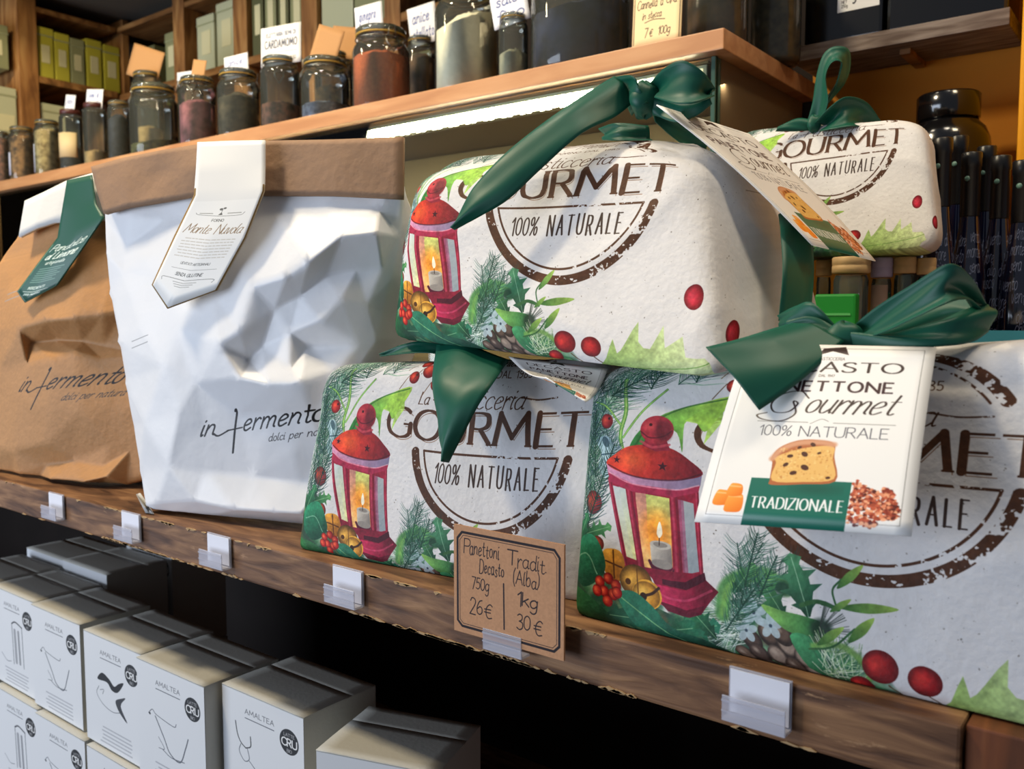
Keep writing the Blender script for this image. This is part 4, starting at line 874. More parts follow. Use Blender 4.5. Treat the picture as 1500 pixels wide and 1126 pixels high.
J(-10, 13, 193, what='pepper', level=.9, label='dark filled preserving jar cut by the left edge of the case', seed=1)
J(14, 49, 186, what='nuts', level=.92, label='preserving jar of brown mixed nuts with a small white side label', seed=2, band=(.02, .07, .7, '#c6cbe0'))
J(51, 87, 176, what='seeds', level=.93, label='preserving jar of pale seeds beside the jar of mixed nuts', seed=3, band=(.015, .075, .5, '#cfd6e8'))
J(88, 121, 160, what='black', level=.45, label='jar with dark red lid, cream band label and dark contents', lid='red', seed=4, note=(1, .028, .03, -.004, .15), band=(.035, .085, 2.2, '#cdb78c'))
J(123, 157, 150, what='beige', level=.3, label='nearly empty jar of beige chips with dark lid and white card', lid='red', seed=5, note=(2, .045, .026, 0, .1))
J(159, 191, 148, what='black', level=.8, label='preserving jar of black beans beside the jar with moss green herbs', seed=6)
J(192, 261, 124, what='moss', level=.3, label='wide clear jar one third full of moss green herbs', seed=7, y=.52, slope=.15)
J(264, 318, 113, what='rose', level=.75, label='preserving jar of dusky pink rose petals', seed=8, note=('k', .03, .03, .0, .2))
J(320, 381, 103, what='darkleaf', level=.75, label='preserving jar of dark leaves with small white card on its lid', seed=9, note=(3, .05, .026, 0, -.08))
J(383, 441, 84, what='pepper', level=.45, label='preserving jar of dark peppercorns under the large white cardamom card', seed=10, note=(0, .078, .05, .005, -.02))
J(442, 514, 86, what='blue', level=.4, label='preserving jar of blue grey lavender, kraft tag behind its lid', seed=11, y=.515, note=('k', .05, .05, -.01, .35))
J(517, 602, 42, what='red', level=.86, label='large preserving jar of red brown paprika powder', seed=12, y=.52, note=(4, .047, .04, -.02, -.1))
J(637, 731, -22, what='salt', level=.85, label='tall wide jar of coarse white salt, largest pale jar on the case', seed=13, y=.52, slope=.35)
J(730, 774, 22, what='grey', level=.5, label='narrow preserving jar of grey salt right of the white salt jar', seed=14, y=.50, note=(5, .05, .035, 0, -.2))
J(776, 921, -75, what='vanilla', level=.72, label='very wide clear jar of blue black chunks at the case edge', seed=15, y=.53, slope=.15)
J(1002, 1092, -90, what='bark', level=.9, label='tall glass jar of bark and sticks behind the case corner', seed=16, y=.54)
# second row, seen between the front jars
J(196, 240, 105, what='beige', level=.5, y=.62, label='rear jar with a torn kraft tag, behind the moss green herb jar', seed=21, note=('k', .09, .055, -.02, .35))
J(262, 300, 118, what='nuts', level=.6, y=.62, label='small rear jar with white card behind the rose petal jar', seed=22, note=(4, .05, .02, -.01, 0))
J(462, 520, 78, what='nuts', level=.7, y=.62, label='rear jar with kraft tag between lavender jar and paprika jar', seed=23, note=('k', .055, .04, .02, .2))
J(596, 640, 55, what='bark', level=.85, y=.64, label='rear jar of dark sticks between paprika jar and white salt jar', seed=24, note=(3, .05, .05, .01, -.15))
J(925, 985, -30, what='moss', level=.6, y=.66, label='rear jar behind the handwritten cinnamon price card', seed=25)
J(1097, 1169, -60, what='darkleaf', level=.9, y=.62, label='square shouldered jar of dark dried leaves at the rear right case edge', seed=26)
# price card standing on the case edge
q0, q1, q2 = P(925, 72, Y=.462), P(997, 55, Y=.462), P(923, -8, Y=.462)
pc = card('price_card', ((q0[0]+q1[0])/2, .462, ZT+.0004), abs(q1[0]-q0[0]), q2[2]-ZT, mat('cream_price_card', '#e9cf9e', .6, .3, image=picture('cinnamon_card', card_art(1))), tilt=.06)
setp(pc, 'cream handwritten price card with dark border on the edge of the glass case', 'price card')

# ---------------------------------------------------------------- dark tins on the wall shelf, black jar, bottles, spice jars
blk = mat('black_gloss_tin', '#08080a', .16, .6, coat=.5); lab_t = mat('white_price_label', '#e8e8e4', .5, .3, image=picture('tin_label', tin_art()))
for x0, x1, t, ly in ((-.386, -.296, 'black gloss tin with white price label, left on the weathered shelf', (-.347, -.300, .528, .585)), (-.292, -.170, 'black gloss tin at the right end of the weathered shelf', (-.258, -.228, .556, .59))):
    o = thing('coffee_tin', ((x0+x1)/2, .70, .4947), t, 'tin'); box('body', x0, x1, .664, .738, .4949, .66, blk, o, b=.004); box('lid', x0-.001, x1+.001, .663, .739, .66, .675, blk, o, b=.003)
    V = [(ly[0], .6635, ly[2]), (ly[1], .6635, ly[2]), (ly[1], .6635, ly[3]), (ly[0], .6635, ly[3])]; mesh('label', V, [(0, 1, 2, 3)], lab_t, o, uv=[(0, 0), (1, 0), (1, 1), (0, 1)], smooth_=False, solid=.0004)
# riser crate that carries bottles, spice jars and the smallest package
ZC = .140
rz = thing('riser_crate', (-.1, .40, .0), 'dark wooden riser crate behind the bow, carrying bottles and spice jars', 'crate')
box('top', -.345, .12, .300, .60, ZC-.012, ZC, M['shelf'], rz, b=.001); box('side', -.345, -.333, .30, .60, 0.0003, ZC-.0125, M['shelf'], rz); box('side', .108, .12, .30, .60, 0.0003, ZC-.0125, M['shelf'], rz); box('front', -.332, .107, .301, .311, 0.0003, ZC-.0125, M['shelf'], rz)
o = thing('storage_jar', (-.207, .66, .0), 'large black gloss storage jar with flat lid in front of the ochre wall', 'jar')
jq = P(1390, 140, Y=.655); jt = jq[2]; c = (jq[0], .655, .0003); V, F = lathe([(.035, 0), (.0425, .004), (.043, jt-.075), (.0435, jt-.062), (.042, jt-.048), (.0375, jt-.037), (.031, jt-.0305), (.030, jt-.028)], 48, c); mesh('body', V, F, blk, o)
V, F = lathe([(.0305, jt-.0275), (.0318, jt-.0265), (.0318, jt-.002), (.0300, jt), (.002, jt+.0002)], 48, c); mesh('lid', V, F, blk, o)
bcol = mat('blue_bottle_glass', '#0a1030', .1, .7, coat=.6, image=picture('bottle_script', script_art())); cap = mat('black_capsule', '#0c0d12', .35, .5); shc = mat('pale_round_sticker', '#56786f', .4, .4)
def bottle(x, y, h, label, k):
    o = thing('oil_bottle', (x, y, ZC+.0003), label, 'bottle', 'blue oil bottles behind the bow'); c = (x, y, ZC+.0003); s = h/.19; r = .0155
    pr_ = [(r*.9, 0), (r, .004), (r, .055*s), (r*.93, .075*s), (r*.72, .098*s), (r*.56, .118*s), (r*.48, .132*s), (r*.46, .150*s)]
    V, F = lathe(pr_, 32, c); UV = [((j/32+k*.37) % 1.0 if j < 32 else 0, min(z_/.15, 1)) for (_, z_) in pr_ for j in range(32)]; mesh('glass', V, F, bcol, o, uv=UV)
    V, F = lathe([(r*.49, .130*s), (r*.52, .131*s), (r*.50, .176*s), (r*.55, .177*s), (r*.55, .189*s), (r*.50, .190*s), (r*.05, .190*s)], 28, c); mesh('capsule', V, F, cap, o)
    a = -1.75; V, F = lathe([(.0004, 0), (.0024, 0), (.0024, .0005), (.0004, .0005)], 14); Rm = Matrix.Rotation(a, 3, 'Z') @ Matrix.Rotation(PI/2, 3, 'Y')
    V = [tuple(Rm @ Vector(v)+Vector((x+r*.53*math.cos(a), y+r*.53*math.sin(a), ZC+.1655*s))) for v in V]; mesh('sticker', V, F, shc, o)
for k, (px, top, y, t) in enumerate([(1381, 203, .445, 'dark blue oil bottle closest to the small wrapped package'), (1405, 200, .52, 'dark blue oil bottle in the rear row, left'), (1424, 224, .472, 'dark blue oil bottle, middle of the front row'), (1446, 215, .548, 'dark blue oil bottle in the rear row, right of the storage jar foot'), (1467, 229, .500, 'dark blue oil bottle, right of the middle front one'), (1500, 236, .462, 'dark blue oil bottle cut by the right edge of view')]):
    q = P(px, top, Y=y); bottle(q[0], y, q[2]-ZC, t, k)
tc_ = P(1440, 480, Y=.405); tl = thing('bottle_carton', (-.1, .42, ZC), 'low carton with a turquoise front edge holding the blue bottles', 'carton')
box('front_edge', -.178, .06, .4085, .4105, ZC+.0005, P(1480, 484, Y=.41)[2], mat('turquoise_card', '#2f7f94', .5, .4), tl); 
# spice jars
ZD = P(1300, 371, Y=.36)[2]
cork = mat('cork_wood_lid', '#c8a878', .6, .3, var=.25, vscale=60); lil = mat('lilac_cap', '#a9a0c0', .5, .4); grn = mat('green_label', '#128a2c', .45, .5); tan = mat('peach_label', '#c9a58c', .6, .3); darkf = grains('dark_spice', '#2a2018', '#4a3a28', 200); teal_g = glass('small_jar_glass', '#dfeee8', 1.5, .02, .10, '#a6b4ac')
def spice(px0, px1, top, y, label, lidm=cork, lb=None, lh=.014, level=.5, fm=darkf):
    mid = (px0+px1)/2; q = P(mid, top, Y=y); q[2] = min(q[2], ZD-.0012); dd = np.dot(q-CAM, ROT[:, 2]); r = (px1-px0)/FOC*dd/2*.98; h = q[2]-ZC-.0003; c = (q[0], y, ZC+.0003)
    o = thing('spice_jar', c, label, 'jar', 'small spice jars behind the bow')
    V, F = lathe([(r*.8, 0), (r*.9, .002), (r*.9, h-lh-.006), (r*.8, h-lh-.001)], 28, c, cap=False); mesh('glass', V, F, teal_g, o)
    V, F = lathe([(r*.9, h-lh), (r, h-lh+.001), (r, h-lh*.55), (r*.96, h-lh*.5), (r, h-lh*.45), (r, h-.001), (r*.94, h), (r*.02, h)], 28, c); mesh('lid', V, F, lidm, o)
    V, F = lathe([(r*.84, .002), (r*.84, (h-lh)*level), (r*.01, (h-lh)*level)], 24, c); mesh('contents', V, F, fm, o)
    if lb:
        V, F = grid(12, 1, lambda u, v: (c[0]+(r*.91)*math.cos(-2.9+u*2.3), c[1]+(r*.91)*math.sin(-2.9+u*2.3), c[2]+lb[1]+v*(lb[2]-lb[1]))); mesh('label', V, F, lb[0], o, solid=.0003)
spice(1196, 1219, 378, .40, 'small spice jar with brown wood lid half behind the tag edge')
spice(1220, 1275, 374, .372, 'small clear spice jar with pale ridged wood lid, largest of the row', level=.15)
spice(1277, 1308, 371, .395, 'small spice jar with lilac cap and peach label', lidm=lil, lb=(tan, .010, .062), lh=.017, level=.8, fm=grn)
spice(1310, 1342, 376, .40, 'small spice jar with ochre wood lid right of the lilac capped one')
spice(1344, 1371, 378, .405, 'small spice jar with pinkish wood lid under the small package')
gp = P(1192, 470, Y=.345); g2 = P(1254, 430, Y=.345)
o = thing('green_packet', ((gp[0]+g2[0])/2, .35, ZC+.0003), 'bright green flat packet in front of the small spice jars', 'packet')
box('packet', gp[0], g2[0], .345, .356, ZC+.0005, g2[2], grn, o, b=.002); box('seal', gp[0]+.002, g2[0]-.004, .3444, .3449, g2[2]-.018, g2[2]-.016, mat('pale_green_print', '#58b866', .5), o)
# ---------------------------------------------------------------- wrapped cakes
paper_im = picture('wrap_print', wrap_art())
def wrapmat(name, tint=1.0):
    m = mat(name, '#ffffff', .6, .22, image=paper_im, bump=.25, bscale=260, bdet=4); return m
wrapm = wrapmat('printed_wrapping_paper')
def quad_uv(co, s, t):
    b = np.array([1, s, t, s*s, s*t, t*t]); return b @ np.array(co[0]), b @ np.array(co[1])
def cake_point(c8, kt, kb, amp, seed, x, y, z, grow=1.022, flat=0.0):
    """x, y, z in -1..1 on the cube surface -> soft rounded block"""
    k = kb+(kt-kb)*(z+1)/2
    d = (abs(x)**k+abs(y)**k+abs(z)**k)**(1/k); x, y, z = x/d*grow, y/d*grow, z/d*grow
    z = max(z, -1.0)
    a, b, c = (x+1)/2, (y+1)/2, (z+1)/2; p = np.zeros(3)
    for i, (u, v, w) in enumerate(((0, 0, 0), (1, 0, 0), (1, 0, 1), (0, 0, 1), (0, 1, 0), (1, 1, 0), (1, 1, 1), (0, 1, 1))):
        p = p+c8[i]*((a if u else 1-a)*(b if v else 1-b)*(c if w else 1-c))
    v = Vector(p)*9+Vector((seed*7.3, 0, 0)); n = mnoise.noise(v)*.7+mnoise.noise(v*2.3)*.35
    r = 1-abs(mnoise.noise(v*1.3+Vector((3, 1, 7))))*2.4; r = max(r, 0)**3
    e = min(1, (z+1)*3)
    o = np.array([x*.4, y, z*.5]); o /= np.linalg.norm(o)+1e-6
    return p+o*amp*e*(n+r*.8)
def cake(name, c8, co, label, kt=12, kb=40, amp=.0022, seed=0, n=44, side_u=.55, top_v=.8, group=None):
    base = (c8[0]+c8[1]+c8[4]+c8[5])/4; o = thing(name, base, label, 'wrapped cake', group)
    V, F, U = [], [], []; faces = {'front': lambda s, t: (2*s-1, -1, 2*t-1), 'right': lambda s, t: (1, 2*s-1, 2*t-1), 'left': lambda s, t: (-1, 1-2*s, 2*t-1), 'top': lambda s, t: (2*s-1, 2*t-1, 1), 'back': lambda s, t: (1-2*s, 1, 2*t-1), 'bottom': lambda s, t: (2*s-1, 1-2*t, -1)}
    for fn, f in faces.items():
        k0 = len(V); m_ = n if fn in ('front', 'right', 'top', 'left') else 20
        for j in range(m_+1):
            for i in range(m_+1):
                s, t = i/m_, j/m_; V.append(cake_point(c8, kt, kb, amp, seed, *f(s, t)))
                us, ut = {'front': (s, t), 'right': (1+s*side_u, t), 'left': (-.0-(1-s)*side_u, t), 'top': (s, 1+t*top_v), 'back': (s*.3+1.0, t), 'bottom': (s, -t*.1)}[fn]
                if fn == 'front': u, v = quad_uv(co, s, t)
                else:       # the sheet goes on over the edge at the slope it had on the front
                    es, et = min(max(us, 0), 1), min(max(ut, 0), 1); u, v = quad_uv(co, es, et); h = .06
                    u1, v1 = quad_uv(co, es-(h if us > 1 else (-h if us < 0 else 0)), et-(h if ut > 1 else 0)); f_ = ((us-es) if us != es else (ut-et))/(h if (us >= es and us != es) or us == es else -h)
                    u, v = u+(u-u1)*f_, v+(v-v1)*f_
                U.append(((u+24)/336, (v+14)/226))
        F += [(k0+j*(m_+1)+i, k0+j*(m_+1)+i+1, k0+(j+1)*(m_+1)+i+1, k0+(j+1)*(m_+1)+i) for j in range(m_) for i in range(m_)]
    ob = mesh('wrapping_paper', V, F, wrapm, o, uv=U)
    bm = bmesh.new(); bm.from_mesh(ob.data); bmesh.ops.remove_doubles(bm, verts=bm.verts, dist=1e-5); bmesh.ops.recalc_face_normals(bm, faces=bm.faces); bm.to_mesh(ob.data); bm.free()
    ob.data.polygons.foreach_set('use_smooth', [True]*len(ob.data.polygons)); return o
def A3(*a): return np.array(a, float)
def shiftback(f4, d, inset=0.0, drop=0.0):
    out = [p+A3(0, d, 0) for p in f4]; mx = (f4[0]+f4[1])/2
    return [p+A3((mx[0]-p[0])*inset, 0, -drop if i > 1 else 0) for i, p in enumerate(out)]
def on(px, py, Y): return P(px, py, Y=Y)
def zat(p, z): q = p.copy(); q[2] = z; return q
GEO = {}
f4 = [zat(on(846, 905, .018), .0005), A3(.075, .018, .0005), A3(.075, .050, .176), on(866, 548, .045)]; f4[3][2] = .146; GEO['C'] = f4+shiftback(f4, .20, .06, .016)
f4 = [zat(on(440, 808, .014), .0005), A3(-.284, .040, .0005), A3(-.288, .062, .150), on(474, 532, .035)]; GEO['B'] = f4+shiftback(f4, .17, .05, .020)
f4 = [on(570, 497, .042), on(1052, 560, .022), on(1020, 176, .085), on(596, 232, .075)]; GEO['A'] = f4+[f4[0]+A3(.012, .145, .010), f4[1]+A3(.004, .15, .034), f4[2]+A3(.006, .11, -.012), f4[3]+A3(.02, .12, .0)]
f4 = [on(1062, 372, .36), on(1372, 372, .36), on(1352, 172, .385), on(1075, 190, .385)]; f4[0][2] = f4[1][2] = ZD; GEO['D'] = f4+shiftback(f4, .06, .08, .0)
UVC = {'A': [[-4.4, 286.3, 53.3, -2.8, -59.3, -36.2], [-8.2, 12.1, 148.1, -14.0, 12.3, 6.5]], 'B': [[-17.9, 281.4, 31.8, -16.4, -10.2, -25.8], [0.2, 38.5, 166.8, -30.6, 0.0, -15.1]], 'C': [[-6.1, 364.9, 18.2, 7.1, -16.4, -13.0], [-4.9, 8.0, 152.0, -10.6, 26.6, 15.9]], 'D': [[39.2, 228.4, 10.3, 15.6, -20.7, -20.2], [-11.4, -6.7, 168.9, -2.0, -10.9, -3.4]]}
cake('wrapped_cake', GEO['C'], UVC['C'], 'largest lantern print wrapped cake at the right shelf edge, with TRADIZIONALE tag in front', seed=1, side_u=.5)
cake('wrapped_cake', GEO['B'], UVC['B'], 'lantern print wrapped cake lying on the shelf behind the kraft price card', seed=2)
cake('wrapped_cake', GEO['A'], UVC['A'], 'lantern print wrapped cake stacked on the two lower ones', kt=4.6, kb=16, amp=.003, seed=3, top_v=.6)
cake('wrapped_cake', GEO['D'], UVC['D'], 'smallest wrapped cake at the back, standing on the little spice jars', kt=8, kb=8, amp=.002, seed=4)

# ---------------------------------------------------------------- satin ribbons and hang tags
satin = mat('green_satin', '#0a4c3c', .46, .38, sheen=.2, bump=.10, bscale=45, aniso=.4)
satin.node_tree.nodes['Principled BSDF'].inputs['Sheen Tint'].default_value = lin('#2fa07c')
def rib(name, L, R_, parent, **k):
    k.setdefault('bulge', .002); k.setdefault('ripple', .0008); return strip(name, [on(*p) for p in L], [on(*p) for p in R_], satin, parent, **k)
def knot(name, px, py, Y, rx, ry, rz, parent, seed=0):
    c = on(px, py, Y); V, F = [], []; n, m_ = 24, 14
    for j in range(m_+1):
        for i in range(n):
            a, b = 2*PI*i/n, -PI/2+PI*j/m_; w = 1+.08*math.sin(a*3+seed)+.05*math.sin(b*4+a*2)
            V.append(c+A3(rx*math.cos(b)*math.cos(a)*w, ry*math.cos(b)*math.sin(a)*w, rz*math.sin(b)*w))
    F = [(j*n+i, j*n+(i+1) % n, (j+1)*n+(i+1) % n, (j+1)*n+i) for j in range(m_) for i in range(n)]
    return mesh(name, V, F, satin, parent)
t = thing('ribbon_bow', on(945, 150, .10), 'green satin bow on the top wrapped cake, one long tail across its front', 'bow')
rib('tail', [(900, 112, .10), (868, 132, .085), (800, 178, .060), (740, 226, .042), (700, 268, .034), (684, 292, .030), (664, 334, .026)], [(928, 150, .10), (900, 172, .085), (850, 197, .062), (790, 250, .046), (745, 292, .036), (705, 316, .030), (666, 336, .026)], t, n=60, w=12, bulge=.003)
rib('loop', [(897, 113, .102), (925, 112, .085), (936, 130, .09), (925, 160, .10)], [(925, 170, .105), (935, 158, .09), (950, 150, .092), (948, 175, .105)], t, n=30, ripple=.002)
rib('loop', [(951, 122, .098), (974, 99, .085), (1000, 89, .080), (1030, 105, .085), (1049, 131, .10)], [(958, 142, .092), (984, 150, .078), (1010, 151, .076), (1034, 145, .084), (1048, 139, .098)], t, n=40, w=14, bulge=.004, ripple=.0012)
rib('loop', [(1049, 132, .10), (1024, 144, .104), (986, 146, .108), (954, 142, .10)], [(1043, 152, .096), (1020, 170, .092), (990, 179, .092), (957, 168, .098)], t, n=40, w=14, bulge=.004, ripple=.0015, seed=4)
rib('loop', [(952, 126, .112), (990, 112, .122), (1040, 128, .112)], [(956, 156, .112), (992, 168, .122), (1042, 150, .112)], t, n=30, w=10, bulge=-.004)
rib('loop', [(955, 150, .115), (985, 172, .125), (1010, 190, .14), (1040, 205, .15)], [(960, 178, .118), (985, 200, .128), (1010, 215, .14), (1035, 222, .15)], t, n=24)
rib('band', [(876, 188, .12), (905, 180, .11), (950, 184, .12)], [(882, 205, .115), (910, 205, .105), (956, 206, .115)], t, n=16, ripple=.002)
knot('knot', 944, 146, .098, .010, .010, .011, t)
rib('band', [(1140, 315, .118), (1143, 340, .10), (1146, 400, .082), (1140, 470, .075)], [(1180, 300, .145), (1188, 340, .135), (1191, 400, .12), (1186, 462, .105)], t, n=30, ripple=.0005)
tagim = picture('tag_print', tag_art()); tagm = mat('printed_tag_card', '#ffffff', .35, .5, image=tagim)
def tagsheet(name, q4, label, bend=.003, parent=None, mtl=None, cat='hang tag', n=14, thick=.0006, curl=0.0):
    TL, TR, BR, BL = q4; nn = np.cross(TR-TL, BL-TL); nn /= np.linalg.norm(nn)
    V, F = grid(n, n, lambda u, v: (BL*(1-u)+BR*u)*(1-v)+(TL*(1-u)+TR*u)*v+nn*(bend*math.sin(PI*v)+curl*u*u*(1-v*.5))); UV = [(i/n, j/n) for j in range(n+1) for i in range(n+1)]
    o = mesh(name, V, F, mtl or tagm, parent, uv=UV, solid=thick)
    return setp(o, label, cat) if parent is None else o
tagsheet('hang_tag', [on(962, 153, .075), on(1098, 196, .145), on(1283, 382, .175), on(1190, 358, .100)], 'cream printed tag seen nearly edge on, hanging from the top bow to the spice jars', bend=-.003)
ed = mat('tag_side_card', '#d9c9b6', .6, .3)
t = thing('ribbon_bow', on(1235, 490, .05), 'large green satin bow on the right wrapped cake above the TRADIZIONALE tag', 'bow')
rib('tail', [(1160, 474, .045), (1120, 486, .030), (1080, 498, .018), (1034, 509, .008)], [(1236, 500, .040), (1205, 530, .028), (1160, 568, .014), (1112, 601, .004)], t, n=40, w=14, bulge=.003)
rib('loop', [(1238, 487, .055), (1280, 452, .046), (1330, 420, .038), (1390, 387, .032), (1424, 408, .044), (1446, 446, .066)], [(1243, 499, .048), (1290, 487, .036), (1340, 464, .028), (1385, 444, .028), (1420, 438, .044), (1444, 458, .064)], t, n=60, w=18, bulge=.004, ripple=.0018, seed=2)
rib('loop', [(1447, 447, .067), (1420, 452, .060), (1370, 474, .048), (1310, 492, .046), (1243, 497, .050)], [(1446, 486, .060), (1420, 502, .046), (1370, 508, .036), (1310, 509, .036), (1246, 505, .044)], t, n=60, w=16, bulge=.004, ripple=.002, seed=6)
rib('loop', [(1240, 490, .060), (1300, 458, .078), (1380, 418, .086), (1440, 438, .078)], [(1243, 504, .060), (1310, 502, .078), (1380, 500, .086), (1440, 486, .078)], t, n=40, w=12, bulge=-.004, ripple=.002, seed=5)
rib('loop', [(1138, 462, .065), (1165, 448, .06), (1192, 444, .055), (1232, 486, .055)], [(1142, 492, .06), (1170, 488, .052), (1200, 498, .048), (1234, 504, .05)], t, n=30, ripple=.002, seed=3)
rib('band', [(1150, 470, .05), (1190, 464, .048), (1234, 484, .05)], [(1140, 500, .045), (1190, 505, .042), (1236, 506, .044)], t, n=24, ripple=.002)
knot('knot', 1236, 494, .048, .009, .008, .008, t, 2)
tagsheet('hang_tag', [on(1093, 503, .034), on(1371, 507, .030), on(1333, 783, -.018), on(1017, 764, -.012)], 'white TRADIZIONALE tag with cake slice, hanging from the large bow', bend=-.002, curl=.002)
t = thing('ribbon_bow', on(1195, 180, .40), 'green satin bow with one upright loop on the smallest wrapped cake', 'bow')
rib('loop', [(1180, 186, .39), (1190, 150, .39), (1196, 110, .39), (1206, 80, .39), (1222, 68, .39), (1243, 72, .40), (1246, 96, .41), (1238, 122, .41), (1215, 150, .41), (1186, 186, .41)], [(1196, 190, .39), (1212, 152, .38), (1208, 116, .38), (1214, 96, .38), (1224, 88, .38), (1234, 92, .385), (1232, 104, .39), (1224, 128, .39), (1206, 160, .40), (1196, 190, .40)], t, n=70, w=10, bulge=.003, ripple=.001)
rib('loop', [(1194, 180, .38), (1215, 158, .375), (1240, 142, .38), (1270, 150, .40), (1291, 178, .42)], [(1200, 192, .38), (1222, 188, .375), (1250, 184, .38), (1275, 186, .40), (1290, 190, .42)], t, n=40, w=12, bulge=.009, ripple=.003)
rib('tail', [(1190, 176, .385), (1168, 174, .38), (1140, 186, .375)], [(1192, 190, .385), (1170, 192, .38), (1136, 192, .375)], t, n=20)
knot('knot', 1192, 182, .385, .006, .006, .008, t, 1)
t = thing('ribbon_bow', on(690, 510, .03), 'dark green satin ribbon end hanging over the lower left wrapped cake', 'bow')
rib('tail', [(640, 506, .050), (634, 560, .018), (642, 612, .008), (645, 645, .006), (655, 676, .004)], [(745, 528, .050), (722, 562, .022), (702, 592, .012), (682, 630, .008), (657, 677, .004)], t, n=40, w=14, bulge=.005, ripple=.0015)
rib('tail', [(555, 519, .050), (590, 504, .052), (625, 499, .055), (665, 504, .06)], [(556, 521, .050), (595, 517, .046), (630, 516, .048), (665, 522, .055)], t, n=24)
# second tag of the lower cake, only its rounded edge shows under the top cake
q4 = [on(760, 532, .030), on(872, 552, .045), on(852, 580, .020), on(790, 545, .018)]
tagsheet('hang_tag', [on(745, 522, .05), on(890, 540, .05), on(858, 588, .022), on(800, 552, .02)], 'grey shaded tag edge squeezed under the top wrapped cake', bend=.004)

# ---------------------------------------------------------------- flour bags
def ctrl_sheet(name, nb, pts, yb, m, parent, affine, depth, sub=3, crease=.5, scale=1.0, jit=0, seed=0, cscale=None):
    """paper front from control points (px, py, mm towards the viewer); the first nb run round the outline"""
    R = random.Random(seed); W3 = []
    for i, (px, py, d) in enumerate(pts): W3.append(on(px, py, yb(px)-d*.001*scale))
    co = [Vector((p[0], p[1])) for p in pts]
    vs, es, fs, ov, oe, of = delaunay_2d_cdt(co, [(i, (i+1) % nb) for i in range(nb)], [], 1, 1e-4)
    V = [W3[o[0]] for o in ov]; ring = [ov.index(next(o for o in ov if i in o)) for i in range(nb)]
    F = [tuple(f) for f in fs]
    nf = len(F)
    k = len(V); c = np.mean([W3[i] for i in range(nb)], axis=0); mx = c[0]
    zt = max(W3[i][2] for i in range(nb))
    for i in ring: p = V[i]; V.append(A3(p[0]+(mx-p[0])*.06, p[1]+depth*max(.06, 1-(p[2]/zt)**1.3), p[2]))
    for i in range(nb): a, b = ring[i], ring[(i+1) % nb]; F.append((a, b, k+(i+1) % nb, k+i))
    V.append(c+A3(0, depth*.75, 0)); ce = len(V)-1
    for i in range(nb): F.append((k+i, k+(i+1) % nb, ce))
    V = [A3(p[0], p[1], max(p[2], .0035)) for p in V]
    S0, T0 = affine
    src = np.array([[q[0][0], q[0][2], 1] for q in S0]); dst = np.array([q[1] for q in S0]); K = np.linalg.solve(src, dst)
    UV = [tuple((np.array([p[0], p[2], 1]) @ K)/300) for p in V]
    o = mesh(name, V, F, m, parent, uv=UV)
    bm = bmesh.new(); bm.from_mesh(o.data); bmesh.ops.recalc_face_normals(bm, faces=bm.faces)
    cl = bm.edges.layers.float.new('crease_edge')
    for e in bm.edges:
        both = e.verts[0].index in ring and e.verts[1].index in ring; e[cl] = .8 if both else (crease if R.random() < .75 else crease*.4)
    bm.to_mesh(o.data); bm.free(); md = o.modifiers.new('sub', 'SUBSURF'); md.levels = md.render_levels = sub
    tx = bpy.data.textures.new(name+'_crumple', 'CLOUDS'); tx.noise_scale = .07; tx.noise_depth = 3
    dm = o.modifiers.new('crumple', 'DISPLACE'); dm.texture = tx; dm.strength = .0018; dm.mid_level = .5
    return o
def sheet_rows(name, rows, yb, m, parent, w=10, solid=.0007, off=0.0, nsub=5, label=None):
    """rows of (px, py, mm, u, v)"""
    G = []
    for r in rows:
        a = np.array([list(on(x, y, yb(x)-(d+off)*.001))+[u, v] for x, y, d, u, v in r]); t = np.linspace(0, 1, len(a)); tt = np.linspace(0, 1, w+1)
        if len(a) == 3 and w % 2 == 0: tt = tt
        G.append(np.stack([np.interp(tt, t, a[:, i]) for i in range(5)], 1))
    G = np.array(G); n = (len(G)-1)*nsub; tt = np.linspace(0, len(G)-1, n+1); V, UV = [], []
    for t in tt:
        i = min(int(t), len(G)-2); f = t-i; r = G[i]*(1-f)+G[i+1]*f; V += [q[:3] for q in r]; UV += [(q[3], q[4]) for q in r]
    F = [(j*(w+1)+i, (j+1)*(w+1)+i, (j+1)*(w+1)+i+1, j*(w+1)+i+1) for j in range(n) for i in range(w)]
    return mesh(name, V, F, m, parent, uv=UV, solid=solid, label=label)
wp = mat('white_bag_paper', '#ffffff', .42, .4, image=picture('white_bag_print', bag_print(False)), bump=.12, bscale=120)
kp = mat('brown_bag_paper', '#ffffff', .6, .3, image=picture('brown_bag_print', bag_print(True)), bump=.3, bscale=160)
kf = mat('kraft_fold_paper', '#9a7a60', .7, .25, bump=.35, bscale=140, var=.12, vscale=30)
wf = mat('white_fold_paper', '#d8d6d2', .6, .3, bump=.1)
ybw = lambda px: .010+.000183*(px-205)
wb = thing('flour_bag', on(330, 768, .06)*A3(1, 1, 0)+A3(0, .03, .0005), 'white paper flour bag with brown folded top and long white label', 'paper bag')
outline = [(150, 285, 0), (225, 250, 0), (300, 236, 0), (390, 232, 0), (490, 232, 0), (588, 230, 0), (590, 292, 0), (586, 345, -3), (574, 410, -2), (562, 455, -4), (552, 500, -2), (514, 556, 0), (494, 620, 0), (486, 700, 0), (478, 772, -4), (440, 776, -4), (380, 772, -3), (310, 768, 0), (255, 766, 2), (224, 758, 2), (212, 740, 2), (204, 690, 0), (194, 625, -2), (182, 560, 0), (172, 500, 2), (160, 430, -2), (155, 370, 0), (153, 320, -2)]
